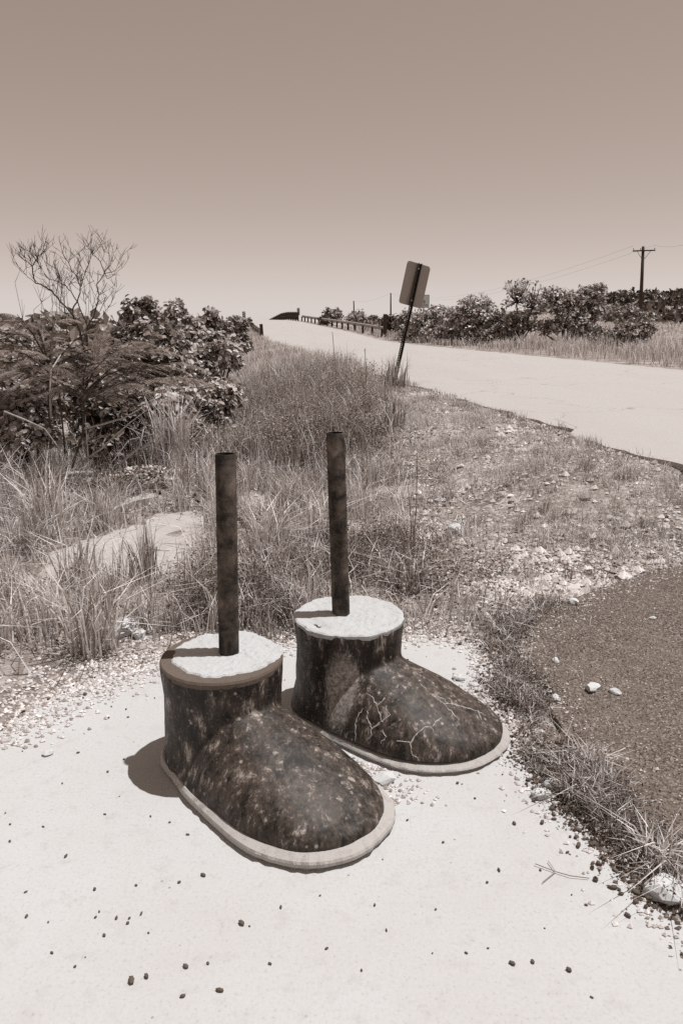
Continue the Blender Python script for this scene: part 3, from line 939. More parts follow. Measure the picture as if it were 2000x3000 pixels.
# feathery-leaved saplings
def frond(V, F, p, d, up, L, rs, npin=13):
    d = d.normalized(); side = d.cross(up).normalized(); up = side.cross(d).normalized()
    pts = []
    for i in range(npin + 2):
        t = i / (npin + 1)
        pts.append(p + d * L * t + up * L * (0.16 * t - 0.46 * t * t))
    for i in range(2, npin + 2):
        q = pts[i]
        tl = L * 0.34 * math.sin(math.pi * (0.18 + 0.74 * i / (npin + 2)))
        for sgn in (-1, 1):
            pd = (side * sgn * 0.85 + d * 0.55 - up * 0.28 + Vector(rs.normal(0, .06, 3))).normalized()
            nl = max(5, int(tl / 0.012))
            ls = pd.cross(up).normalized()
            for j in range(nl):
                c = q + pd * tl * (j + 0.6) / nl - up * tl * 0.25 * (j / nl) ** 2
                hw = 0.013 * (1 - 0.4 * j / nl); a = 0.0042
                n = len(V)
                e = ls * hw + pd * 0.004
                V.extend([c - e - pd * a, c + e - pd * a, c + e + pd * a, c - e + pd * a])
                F.append((n, n + 1, n + 2, n + 3))
    return pts

def feathery(name, label, base, specs, rs, stem_pts):
    root = empty(name, base, 0, label=label, cat='sapling', group='feathery leaved saplings at the left edge')
    b = Vector(base)
    V, F = [], []
    w = MB()
    for px, py, Y, tx, ty, n in specs:
        o = at(px, py, Y); e = at(tx, ty, Y + rs.uniform(-.25, .25))
        w.tube([o - b, (o.lerp(e, .5) + Vector((0, 0, .05))) - b, e - b], [.010, .007, .003], 5, False)
        ln = (e - o).length
        n = int(n * .62)
        for i in range(n):
            t = (i + rs.random()) / n
            p = o.lerp(e, t) + Vector((0, 0, .2 * ln * t * (1 - t)))
            dr = ((e - o).normalized() * 1.0 + Vector((rs.normal(0, .4), rs.normal(0, .6), rs.normal(0.02, .10))))
            dr.z = dr.z * .22 + .06; dr.normalize()
            pts = frond(V, F, p - b, dr, Vector((0, 0, 1)), rs.uniform(.26, .42), rs)
            w.tube(pts, [.003] + [.0016] * (len(pts) - 1), 3, False)
    for st, r, pale in stem_pts:
        w.tube([at(*q) - b for q in st], [r * (1 - .5 * i / len(st)) for i in range(len(st))], 6, False)
    w.build('stem', M['bark'], root)
    f = link('foliage', np_mesh('foliage', np.array([tuple(v) for v in V]), [np.array(F)]), M['fern'], root)
    f['kind'] = 'stuff'
    return root
R2 = np.random.default_rng(21)
yb = 7.6
feathery('feathery_sapling', 'taller feathery leaved sapling spreading flat fronds at the left edge', g_at(120, 1010, 7.6),
         [(110, 830, 7.6, -60, 735, 12), (110, 830, 7.6, 40, 722, 12), (115, 830, 7.5, 130, 715, 12), (120, 840, 7.5, 230, 745, 12), (120, 840, 7.4, 290, 790, 12),
          (110, 850, 7.4, 10, 800, 12), (110, 850, 7.4, 190, 790, 12), (110, 860, 7.3, -40, 830, 12), (110, 835, 7.7, 90, 760, 10), (120, 850, 7.6, 250, 820, 10), (115,850,7.6,60,840,10), (115,850,7.3,170,840,10)], R2,
         [([(118, 1030, 7.6), (112, 920, 7.6), (115, 850, 7.6), (110, 815, 7.6)], .013, 0), ([(150, 1040, 7.5), (140, 930, 7.5), (130, 850, 7.5)], .010, 0)])
feathery('feathery_sapling', 'lower feathery sapling arching right across the dark shrubs', g_at(205, 1060, 6.8),
         [(190, 905, 6.8, 330, 805, 13), (190, 905, 6.8, 390, 835, 13), (190, 910, 6.7, 300, 840, 12), (190, 905, 6.8, 250, 815, 12), (185, 905, 6.8, 120, 830, 12),
          (185, 905, 6.7, 60, 860, 12), (190, 920, 6.6, 350, 870, 12), (190, 905, 6.9, 200, 830, 10), (180, 910, 6.7, 10, 850, 11), (190, 905, 6.9, 400, 870, 10)], R2,
         [([(165, 1075, 6.8), (190, 1000, 6.8), (195, 940, 6.8), (185, 900, 6.8)], .013, 0), ([(190, 1000, 6.8), (150, 960, 6.7), (110, 940, 6.6)], .008, 0)])
# bare pale branches crossing in front
for i, (lb, pts) in enumerate((
    ('pale bare branch reaching in from the left edge to a dark stem', [(10, 945, 6.4), (60, 965, 6.4), (103, 985, 6.4), (140, 1035, 6.5), (155, 1075, 6.5)]),
    ('long pale branch curving up to the right over the dark shrub', [(190, 1060, 6.6), (235, 1030, 6.5), (265, 1000, 6.4), (300, 970, 6.4), (340, 940, 6.5), (358, 910, 6.6)]),
    ('thin pale branch lying above the long curved one', [(195, 985, 6.6), (235, 975, 6.5), (285, 960, 6.5), (330, 935, 6.6)]),
    ('short forked pale branch low over the dark shrub', [(265, 1075, 6.5), (300, 1045, 6.4), (322, 1025, 6.4), (330, 985, 6.4)]),
    ('pale upright stem rising through the feathery fronds', [(118, 960, 6.6), (115, 900, 6.6), (118, 850, 6.7), (140, 815, 6.8)]))):
    w = MB(); b = at(*pts[0])
    P = [at(*p) - b for p in pts]
    w.tube(P, [.010 - .0015 * j for j in range(len(P))], 6)
    o = w.build('bare_branch', M['palestem'], None, True); o.location = b
    tag(o, lb, 'branch', 'bare branches in the left thicket')

# dead tree: limbs followed from the ground up
def dead_tree():
    Y = 12.5
    cv = lambda x, y, dy=0: at((x / 3.136) * .784, (700 + y / 3.136) * .784, Y + dy)
    base = cv(785, 1150); base.z = Tz(base.x, Y)
    root = empty('dead_tree', base, 0, label='bare dead tree with thin twigs standing against the sky at left', cat='tree')
    w = MB(); tw = MB()
    limbs = [  # points, start radius, depth drift
        ([(775, 1030), (735, 850), (690, 740), (665, 685), (552, 572), (470, 470), (410, 432), (330, 405), (305, 330), (300, 250), (330, 200), (360, 150), (410, 105)], 9, -.5),
        ([(665, 685), (680, 620), (715, 570), (735, 500), (745, 440), (720, 390), (705, 340), (655, 290), (635, 215), (590, 160), (570, 95)], 7, .4),
        ([(800, 780), (750, 680), (715, 580), (650, 480), (600, 430), (540, 400), (480, 375), (430, 360), (380, 290), (355, 210)], 6, -.2),
        ([(552, 572), (570, 480), (565, 390), (540, 300), (490, 225)], 4, .2),
        ([(810, 800), (860, 720), (895, 600), (908, 520), (898, 420), (960, 315), (925, 210), (855, 150), (830, 90)], 7, .5),
        ([(960, 315), (1010, 240), (1045, 150), (1040, 90)], 4, .3), ([(960, 318), (1060, 290), (1130, 150)], 3.4, .5), ([(960, 315), (990, 370), (1060, 320), (1150, 235)], 3, .6),
        ([(745, 440), (770, 350), (800, 260), (835, 180), (835, 100)], 4, -.4), ([(720, 390), (710, 300), (750, 190)], 3, .3),
        ([(300, 250), (250, 210), (200, 180), (165, 130)], 3, -.2), ([(330, 405), (260, 350), (200, 280), (120, 200)], 2.6, -.6), ([(635, 215), (660, 180), (690, 140)], 2.4, .1),
        ([(810, 800), (840, 700), (860, 600), (880, 520)], 3.5, -.3), ([(820, 820), (880, 740), (930, 640), (990, 540)], 3, .5), ([(800, 780), (790, 640), (790, 520), (770, 420)], 3, .2),
        ([(830, 820), (920, 740), (1000, 620), (1050, 540)], 2.6, -.3), ([(880, 560), (940, 490), (985, 400)], 2.6, .4), ([(690, 740), (620, 700), (520, 740)], 2.6, -.3),
        ([(740, 850), (700, 780), (640, 770), (560, 745)], 3, -.5), ([(430, 450), (420, 440), (500, 420), (545, 560)], 2, .1), ([(470, 375), (440, 250), (430, 160)], 2, .3), ([(545, 400), (520, 300), (490, 200)], 2, -.2),
        ([(710, 570), (660, 500), (640, 420), (660, 400), (740, 410)], 2, .2), ([(925, 210), (960, 150), (940, 80)], 2, .2), ([(305, 330), (290, 200), (295, 130)], 2, .2)]
    rs = random.Random(5)
    for pts, r, dr in limbs:
        P = []
        for i in range(len(pts) - 1):
            for j in range(3):
                t = j / 3; g = (i + t) / (len(pts) - 1)
                P.append(cv(pts[i][0] + (pts[i + 1][0] - pts[i][0]) * t + rs.gauss(0, 3), pts[i][1] + (pts[i + 1][1] - pts[i][1]) * t + rs.gauss(0, 3), dr * g * 1.2))
        P.append(cv(*pts[-1], dr * 1.2))
        k = 0.0019
        rad = [max(.0032, k * r * (1 - .72 * i / (len(P) - 1))) for i in range(len(P))]
        w.tube([p - base for p in P], rad, 6, False)
        # twigs
        for _ in range(int(len(P) * .55)):
            i = rs.randrange(len(P) // 3, len(P)); p = P[i]
            d = (P[min(i + 1, len(P) - 1)] - P[max(0, i - 1)]).normalized()
            d = (d * .8 + Vector((rs.gauss(0, .55), rs.gauss(0, .6), abs(rs.gauss(.35, .4))))).normalized()
            L = rs.uniform(.15, .42); q = [p]
            for s in range(4):
                d = (d + Vector((rs.gauss(0, .18), rs.gauss(0, .18), rs.gauss(.08, .15)))).normalized(); q.append(q[-1] + d * L / 4)
            tw.tube([a - base for a in q], [.0036, .003, .0027, .0024, .002], 3, False)
            for _ in range(2):
                s = rs.randrange(1, 4); d2 = (d + Vector((rs.gauss(0, .6), rs.gauss(0, .6), rs.gauss(.2, .3)))).normalized()
                tw.tube([q[s] - base, q[s] + d2 * L * .25 - base, q[s] + d2 * L * .5 + Vector((0, 0, .02)) - base], [.0035, .003, .002], 3, False)
    P = [base - Vector((0, 0, .1)), base.lerp(cv(790, 1100), .6), cv(775, 1030)]
    w.tube([p - base for p in P], [.032, .024, .016], 7, False)
    w.tube([base - base, cv(800, 900) - base, cv(805, 790) - base], [.024, .016, .012], 6, False)
    w.build('trunk', M['dead'], root, True)
    t_ = tw.build('twigs', M['dead'], root); t_['kind'] = 'stuff'
dead_tree()
# thin bare saplings behind
for i, (px, py, h, lb) in enumerate(((100, 700, 1.5, 'thin bare sapling left of the dead tree'), (150, 700, 1.3, 'faint bare sapling between the fronds and the dead tree'))):
    p = at(px, 760, 13.5); base = Vector((p.x, 13.5, Tz(p.x, 13.5)))
    w = MB(); rs = random.Random(40 + i)
    top = at(px, py - 30, 13.5)
    for s in range(7):
        q = [Vector((0, 0, 0))]
        tgt = top - base + Vector((rs.gauss(0, .28), rs.gauss(0, .3), rs.gauss(0, .2)))
        for j in range(1, 6): q.append(tgt * (j / 5) * 1.0 + Vector((rs.gauss(0, .02), rs.gauss(0, .02), 0)))
        w.tube(q, [.012, .009, .007, .005, .004, .003], 4, False)
        for _ in range(6):
            j = rs.randrange(2, 6); d = Vector((rs.gauss(0, .5), rs.gauss(0, .5), 1)).normalized()
            w.tube([q[j], q[j] + d * .15, q[j] + d * .3 + Vector((0, 0, .03))], [.004, .003, .002], 3, False)
    o = w.build('bare_sapling', M['dead']); o.location = base
    tag(o, lb, 'sapling')

# ------------------------------------------------------------------ shrubs and trees beyond the road
R3 = np.random.default_rng(31)
RS = [
    ('roadside_shrub', 'small shrub behind the middle of the right guardrail', 'shrub', [(765, 727, 25, 18, 92), (745, 738, 12, 12, 92)], 177, 0.408, 7, 'leaf_b', (765, 750)),
    ('roadside_shrub', 'pale shrub behind the guardrail, below the farthest pole', 'shrub', [(818, 732, 26, 16, 85)], 150, 0.367, 7, 'leaf_a', (818, 752)),
    ('roadside_shrub', 'shrub just left of the tall post ending the right guardrail', 'shrub', [(856, 740, 22, 14, 75)], 136, 0.343, 7, 'leaf_b', (856, 760)),
    ('roadside_shrub', 'dark rounded shrub between the guardrail end and the leaning sign', 'shrub', [(905, 745, 28, 20, 62), (885, 738, 10, 14, 62)], 232, 0.277, 7, 'leaf_c', (905, 772)),
    ('roadside_shrub', 'broad shrub showing to the right of the leaning sign post', 'shrub', [(990, 735, 52, 26, 52), (960, 745, 30, 22, 52), (1010, 715, 30, 14, 52), (985, 760, 50, 22, 51.5)], 410, 0.245, 7, 'leaf_a', (985, 775)),
    ('roadside_shrub', 'flat topped tall shrub midway along the far roadside', 'shrub', [(1090, 715, 50, 34, 47), (1060, 735, 40, 30, 47), (1110, 755, 40, 28, 47), (1075, 765, 46, 24, 46.5)], 465, 0.221, 7, 'leaf_a', (1090, 790)),
    ('roadside_tree', 'thin crowned tree with the sky showing through its upper leaves', 'tree', [(1195, 685, 45, 44, 44), (1185, 740, 35, 24, 44), (1225, 700, 26, 26, 44)], 164, 0.180, 6, 'leaf_a', (1190, 790)),
    ('roadside_shrub', 'low dark shrub under the thin crowned tree', 'shrub', [(1185, 745, 38, 28, 44.5), (1215, 755, 36, 26, 44.5), (1160, 765, 40, 24, 44)], 232, 0.204, 7, 'leaf_b', (1195, 790)),
    ('roadside_tree', 'leafy tree on a short dark trunk beyond the road', 'tree', [(1270, 690, 34, 34, 42), (1305, 705, 40, 36, 42), (1290, 745, 44, 24, 42), (1262, 755, 30, 22, 42)], 342, 0.196, 7, 'leaf_a', (1296, 800)),
    ('roadside_tree', 'tall tree with two rounded tops beyond the road', 'tree', [(1345, 680, 26, 28, 42.5), (1372, 672, 16, 22, 42.5), (1358, 715, 34, 34, 42.5), (1335, 755, 32, 36, 42)], 465, 0.196, 7, 'leaf_a', (1345, 800)),
    ('roadside_shrub', 'dark rounded bush standing apart in front of the tall utility pole', 'bush', [(1450, 765, 46, 26, 38), (1480, 755, 26, 20, 38), (1420, 778, 32, 20, 38)], 451, 0.180, 7, 'leaf_b', (1450, 805)),
    ('roadside_shrub', 'scrubby bush behind the dark rounded bush', 'bush', [(1425, 725, 50, 24, 75), (1470, 730, 40, 20, 75)], 259, 0.326, 7, 'leaf_b', (1440, 760)),
    ('roadside_shrub', 'shrub filling the gap between the broad shrub and the flat topped one', 'shrub', [(1040, 745, 34, 32, 49), (1030, 765, 40, 20, 48)], 302, 0.228, 7, 'leaf_a', (1040, 780)),
    ('roadside_shrub', 'dark low shrub left of the thin crowned tree', 'shrub', [(1135, 745, 36, 34, 46), (1130, 770, 40, 20, 45)], 302, 0.222, 7, 'leaf_b', (1135, 790)),
    ('roadside_shrub', 'ragged shrub right behind the leaning sign post', 'shrub', [(935, 745, 30, 28, 56), (950, 765, 40, 20, 55)], 259, 0.246, 7, 'leaf_a', (940, 780)),
    ('roadside_shrub', 'small shrub left of the dark rounded bush, under the two topped tree', 'shrub', [(1390, 780, 26, 20, 40), (1375, 770, 24, 22, 41)], 187, 0.186, 7, 'leaf_b', (1385, 800)),
]
for nm, lb, cat, bl, nt_, lf, k, mt, bs in RS:
    Y = bl[0][4]
    blobs = [px_blob(*b, depth=max(.8, b[2] * b[4] / FPX * 1.3)) for b in bl]
    bx = at(bs[0], bs[1], Y).x
    tr = .09 if cat == 'tree' else .05
    shrub(nm, lb, cat, (bx, Y, Tz(bx, Y)), blobs, nt_, lf, k, M[mt], R3, LEAF2, 1.15, 'shrubs and trees beyond the road', tr, stems=2 if cat != 'tree' else 1, hollow=.35)

# far wooded ridge
def far_wood():
    rs = np.random.default_rng(41)
    P, D, Nn, L = [], [], [], []
    def mass(x0, x1, y0, y1, n, h0, h1):
        for _ in range(n):
            x, y = rs.uniform(x0, x1), rs.uniform(y0, y1)
            z = Tz(x, y); r = rs.uniform(1.6, 3.0); h = rs.uniform(h0, h1)
            m = 110
            u = unit(rs.normal(0, 1, (m, 3))); u[:, 2] = np.abs(u[:, 2]) - .25
            P.append(np.array([x, y, z + h - r]) + u * np.array([r * 1.3, r * 1.3, r]) * rs.uniform(.7, 1.05, (m, 1)))
            D.append(unit(rs.normal(0, 1, (m, 3)))); Nn.append(unit(u + rs.normal(0, .5, (m, 3)))); L.append(rs.uniform(.7, 1.4, m))
    mass(42, 60, 108, 130, 60, 1.3, 2.8)
    mass(53, 130, 150, 195, 170, 2.0, 3.6)
    mass(30, 54, 150, 170, 40, 0.6, 1.3)
    me = leaves_mesh('far_wood', np.concatenate(P), np.concatenate(D), np.concatenate(Nn), np.concatenate(L), 1.3, LEAF2)
    return tag(link('far_wood', me, M['leaf_c']), kind='stuff')
far_wood()
def left_wood():
    rs = np.random.default_rng(43)
    P, D, Nn, L = [], [], [], []
    for _ in range(260):
        x, y = rs.uniform(-48, -9), rs.uniform(20, 52)
        if x > NE(y) - 6: continue
        z = Tz(x, y); r = rs.uniform(.8, 1.6); h = rs.uniform(1.8, 3.1); m = 90
        u = unit(rs.normal(0, 1, (m, 3))); u[:, 2] = np.abs(u[:, 2]) - .25
        P.append(np.array([x, y, z + h - r]) + u * np.array([r * 1.3, r * 1.3, r]) * rs.uniform(.7, 1.05, (m, 1)))
        D.append(unit(rs.normal(0, 1, (m, 3)))); Nn.append(unit(u + rs.normal(0, .5, (m, 3)))); L.append(rs.uniform(.3, .6, m))
    me = leaves_mesh('far_scrub', np.concatenate(P), np.concatenate(D), np.concatenate(Nn), np.concatenate(L), 1.2, LEAF2)
    return tag(link('far_scrub', me, M['leaf_b']), kind='stuff')
left_wood()

# ------------------------------------------------------------------ grass
G = np.random.default_rng(51)
SLAB = [(-1.95, 4.55), (-1.55, 4.35), (-1.12, 4.75), (-1.0, 5.5), (-1.15, 6.15), (-1.45, 6.2), (-1.8, 5.7), (-2.05, 5.1)]
MND = lambda x, y: 1 - .96 * np.exp(-(((x + 1.9 + .38 * (y - 7.3)) / .85) ** 2 + ((y - 7.5) / 1.05) ** 2) ** 1.6)
def scatter(n, x0, x1, y0, y1, dens, rs=G, ylog=False):
    x = rs.uniform(x0, x1, n)
    y = np.exp(rs.uniform(math.log(y0), math.log(y1), n)) if ylog else rs.uniform(y0, y1, n)
    d = dens(x, y)
    if rs is G: d = d * MND(x, y)
    ok = rs.random(n) < d
    return np.column_stack([x[ok], y[ok]])
def free(x, y, m=0.0):
    return ~inside(PAD, x, y) & ~inside(DRIVE, x, y) & ((x < NE(y) - .05) | (x > FE(y) + .3))
def var(xy, lo, hi, s=1.5, o=1): 
    f = 0.5 + 0.5 * np.clip(fn(xy[:, 0], xy[:, 1], s, o) * 1.3, -1, 1)
    return lo + (hi - lo) * f * G.uniform(.6, 1.25, len(xy))
# behind the pad
p = scatter(19000, -3.4, 1.0, 3.35, 8, lambda x, y: free(x, y) * np.where(inside(SLAB, x, y), .06, 1) * np.clip(.42 + .95 * fn(x, y, 2.6, 5), 0.0, 1) * sst(0.02, .30, edge_dist(PAD, x, y)) * (1 - sst(-.1, 1.0, x + .45 * fn(x, y, 1.3, 51))))
grass('dry_grass', p, var(p, .08, .36), G.uniform(.004, .011, len(p)), .95, M['grass'], G)
# left foreground edge
p = scatter(7000, -3.6, -1.45, 2.9, 6.5, lambda x, y: free(x, y) * np.where(inside(SLAB, x, y), .05, 1) * np.clip(.6 + .6 * fn(x, y, 1.9, 8), 0.1, 1) * sst(0.02, .4, edge_dist(PAD, x, y)))
grass('dry_grass', p, var(p, .12, .5), G.uniform(.005, .012, len(p)), .85, M['grass'], G)
p = scatter(9000, -6, -2.2, 5.8, 10.5, lambda x, y: (x < -1.7 - .32 * (y - 5.2)) * np.clip(.3 + .8 * fn(x, y, 1.6, 4), .02, 1) * (1 - .85 * np.exp(-((x + 2) / .9) ** 2 - ((y - 7.4) / 1.0) ** 2)))
grass('thicket_grass', p, var(p, .3, .85, 1.2, 7), G.uniform(.006, .013, len(p)), .8, M['grass'], G)
# tall weedy stand below the road
p = scatter(80000, -4, 2.2, 7.2, 19, lambda x, y: free(x, y) * (x < np.minimum(NE(y) - .9, .62 + .03 * (y - 9)) + .15) * (1 - sst(-.9, .45, x - .03 * (y - 9) - .15 + .6 * fn(x, y, 1.3, 53))) * sst(7.2, 8.6, y + .5 * fn(x, y, 1.5, 3)) * np.clip(.62 + .6 * fn(x, y, 1.7, 12), .08, 1))
grass('tall_weeds', p, var(p, .2, .85, 1.4, 2), G.uniform(.004, .009, len(p)), .42, M['grass_d'], G)
p = scatter(13000, -4, 2.2, 7.6, 19, lambda x, y: free(x, y) * (x < np.minimum(NE(y) - .5, 1.2 + .03 * (y - 9))) * (1 - sst(-.6, .9, x - .03 * (y - 9) + .6 * fn(x, y, 1.2, 57))) * sst(7.4, 10, y + fn(x, y, 1.1, 3)) * np.clip(.5 + .8 * fn(x, y, 1.3, 15), .05, 1))
grass('pale_tall_grass', p, var(p, .4, .9, 1.1, 5), G.uniform(.006, .013, len(p)), .75, M['grass'], G)
# embankment
p = scatter(52000, -16, 1.6, 15, 75, lambda x, y: free(x, y) * (x < NE(y) - .25) * (x > NE(y) - 7) , ylog=True)
grass('bank_grass', p, var(p, .25, .62, .5, 3), .006 + .0006 * p[:, 1] * G.uniform(.5, 1.3, len(p)), .5, M['grass'], G)
# verge between the drive and the road
p = scatter(95000, .2, 3.4, 3.5, 16, lambda x, y: free(x, y) * np.clip(.42 + .8 * fn(x, y, 1.4, 7) + .4 * fn(x, y, 5, 4), 0.03, 1) * sst(0, .15, NE(y) - x))
grass('verge_grass', p, var(p, .03, .15, 2.2, 4), G.uniform(.003, .006, len(p)), .9, M['grass'], G)
def tufts(name, n, per, x0, x1, y0, y1, dens, h0, h1, mat, sp=.035, wd=(.003, .006), lean=.8):
    c = scatter(n, x0, x1, y0, y1, dens)
    q = np.repeat(c, per, 0) + G.normal(0, sp, (len(c) * per, 2))
    h = np.repeat(G.uniform(h0, h1, len(c)), per) * G.uniform(.4, 1.1, len(q))
    ok = free(q[:, 0], q[:, 1])
    grass(name, q[ok], h[ok], G.uniform(wd[0], wd[1], int(ok.sum())), lean, mat, G)
vd = lambda x, y: free(x, y) * np.clip(.5 + .6 * fn(x, y, 1.1, 3), .1, 1) * (x < NE(y) - .1)
tufts('verge_tufts', 420, 46, .5, 3.4, 3.8, 15, vd, .06, .18, M['grass_d'])
tufts('verge_tufts', 420, 40, .3, 3.4, 3.8, 15, vd, .05, .16, M['grass'])
tufts('grass_tufts', 150, 60, -3.2, .9, 3.7, 8, lambda x, y: (1 - sst(-.1, .9, x + .4 * fn(x, y, 1.4, 55))) * free(x, y) * ~inside(SLAB, x, y) * sst(.1, .4, edge_dist(PAD, x, y)), .2, .5, M['grass'], .05, (.004, .008), .6)
tufts('grass_tufts', 130, 60, -3.2, .9, 3.7, 8, lambda x, y: (1 - sst(-.1, .9, x + .4 * fn(x, y, 1.4, 55))) * free(x, y) * ~inside(SLAB, x, y) * sst(.1, .4, edge_dist(PAD, x, y)), .15, .4, M['grass_d'], .05, (.004, .008), .6)
# strip of weeds along the drive
def strip_d(x, y):
    return (~inside(PAD, x, y)) * (edge_dist(DRIVE, x, y) < .19 + .08 * fn(x, y, 6)) * (~inside(DRIVE, x, y) | (edge_dist(DRIVE, x, y) < .08 + .05 * fn(x, y, 5, 2))) * np.clip(.55 + .8 * fn(x, y, 4, 6), .08, 1)
p = scatter(24000, .55, 1.5, 1.3, 4.2, strip_d)
grass('edge_grass', p, var(p, .03, .13, 5, 5), G.uniform(.002, .0045, len(p)), .9, M['grass'], G)
# far side of the road
p = scatter(70000, -4, 32, 17, 80, lambda x, y: (x > FE(y) + .5 + .2 * fn(x, y, .8)) * (x < FE(y) + 14) * np.clip(.6 + .5 * fn(x, y, .6, 2), .15, 1), ylog=True)
grass('far_grass', p, var(p, .25, .75, .5, 6) * sst(.3, 2.5, p[:, 0] - FE(p[:, 1]) + .6) * (1 + .5 * sst(2, 4, p[:, 0] - FE(p[:, 1]))), .008 + .0006 * p[:, 1] * G.uniform(.5, 1.3, len(p)), .45, M['grass'], G)
p = scatter(60000, -6, 3.6, 5.5, 40, lambda x, y: (np.abs(x - NE(y)) < .26 + .012 * y) * np.clip(.55 + .8 * fn(x, y, 2.3, 8), .05, 1), ylog=True)
p = p[p[:, 0] < NE(p[:, 1]) + .10]
grass('road_edge_grass', p, var(p, .05, .16, 2, 6), .003 + .0005 * p[:, 1], .8, M['grass_d'], G)
p = scatter(20000, 12, 80, 45, 150, lambda x, y: (x > FE(y) + 10) * 1.0)
grass('meadow_grass', p, var(p, .2, .6, .2, 6), .02 + .0006 * p[:, 1], .5, M['grass'], G)
# broad-leaved weeds, uncountable

def weeds(name, p, h, leaf, k, mat):
    n = len(p); z = T(p[:, 0], p[:, 1])
    P = np.repeat(np.column_stack([p, z]), k, 0); m = n * k
    hh = np.repeat(h, k)
    P = P + np.column_stack([G.normal(0, .045, m) * (1 + hh * 3), G.normal(0, .045, m) * (1 + hh * 3), hh * G.uniform(.1, 1, m)])
    me = leaves_mesh(name, P, G.normal(0, 1, (m, 3)) * np.array([1, 1, .5]), unit(G.normal(0, .5, (m, 3)) + np.array([0, 0, 1])), leaf * G.uniform(.5, 1.2, m), 1.0, LEAF2)
    return tag(link(name, me, mat), kind='stuff')
p = scatter(9000, -3.4, 2, 7.5, 16, lambda x, y: free(x, y) * (x < NE(y) - 1.0) * (1 - sst(-.4, .7, x - .03 * (y - 9) + .6 * fn(x, y, 1.5, 61))) * sst(7.6, 8.8, y) * (x > -2.4))
weeds('weeds', p, var(p, .2, .75, 1.5, 2), .036, 17, M['weed'])
p = scatter(5000, -.9, .85, 3.85, 5.4, lambda x, y: free(x, y) * (1 - sst(.4, .85, x)) * sst(.05, .3, edge_dist(PAD, x, y)) * np.clip(.1 + .9 * fn(x, y, 2.1, 41), 0, 1))
weeds('dark_weeds', p, var(p, .06, .26, 2, 3), .020, 14, M['scrub'])
p = scatter(9000, -2.2, 1.4, 7.4, 12.5, lambda x, y: free(x, y) * (1 - sst(-.4, .7, x - .03 * (y - 9) + .6 * fn(x, y, 1.5, 59))) * sst(7.4, 8.2, y) * (1 - sst(10.5, 12.5, y)) * np.clip(.62 + .8 * fn(x, y, 1.7, 31), 0, 1))
weeds('dark_weeds', p, var(p, .12, .72, 1.6, 23), .032, 16, M['scrub'])
p = scatter(6000, -3, 1.1, 3.5, 8, lambda x, y: free(x, y) * np.where(inside(SLAB, x, y), 0.03, 1) * np.clip(.3 + .7 * fn(x, y, 2.2, 5), 0.02, 1) * sst(.1, .4, edge_dist(PAD, x, y)))
weeds('weeds', p, var(p, .06, .26, 2), .024, 14, M['weed'])
p = scatter(16000, .6, 1.5, 1.3, 4.2, strip_d)
weeds('edge_weeds', p, var(p, .02, .085, 5, 5), .012, 9, M['scrub'])
p = scatter(22000, .55, 1.5, 1.3, 4.2, strip_d)
grass('edge_scrub', p, var(p, .02, .10, 5, 5), G.uniform(.002, .0045, len(p)), .9, M['scrub'], G)
p = scatter(9000, .5, 3.4, 3.6, 13, lambda x, y: free(x, y) * np.clip(.1 + .9 * fn(x, y, 1.1, 9), 0.0, 1))
weeds('verge_weeds', p, var(p, .02, .07, 5, 5), .018, 6, M['weed'])

# clumps one can tell apart
CL = [
    ('dark upright reed like clump growing out of the pale slab', on(340, 1335), 56, .55, 0.0093, .05, 0.44, 'grass_d'),
    ('wide dry clump at the left end of the pad', on(215, 1490), 120, .55, 0.0093, .12, 0.63, 'grass'),
    ('tall pale clump against the left thicket', on(400, 1090), 208, 1.0, 0.0139, .2, 0.52, 'grass'),
    ('pale arching clump right of the nearer pipe', on(620, 1290), 128, .6, 0.0093, .12, 0.69, 'grass'),
    ('dense clump at the foot of the leaning sign', None, 136, .75, 0.0170, .3, 0.46, 'grass_d'),
    ('drooping clump behind the farther boot', on(930, 1350), 184, .32, 0.0093, .13, 1.09, 'grass_d'),
    ('tall upright clump at the left picture edge', on(110, 1240), 120, .75, 0.0109, .15, 0.57, 'grass'),
    ('arching clump between the two pipes', on(740, 1240), 96, .5, 0.0093, .15, 0.80, 'grass'),
    ('spiky pale clump at the lower right corner', on(1520, 1985), 120, .17, 0.0062, .06, 1.03, 'grass'),
    ('sprawling grass clump halfway along the edge of the drive', on(1330, 1760), 120, .16, 0.0054, .08, 1.09, 'grass'),
    ('small pale clump at the drive corner behind the farther toe', on(1200, 1500), 48, .16, 0.0047, .05, 0.92, 'grass'),
    ('tall dark clump on the right side of the weedy stand', on(905, 1010, .1), 90, .65, 0.0139, .16, 0.34, 'grass_d'),
    ('pale seeding clump beside the left guardrail shrubs', on(545, 985, -.2), 160, .8, 0.0155, .25, 0.57, 'grass'),
    ('grey clump left of the pale slab', on(180, 1350), 104, .5, 0.0093, .12, 0.69, 'grass'),
]
for lb, q, n, h, w_, sp, ln, mt in CL:
    xy = (1.0, 14.7) if q is None else (q.x, q.y)
    clump('grass_clump', lb, xy, n, h, w_, sp, ln, M[mt], G, group='separate grass clumps')
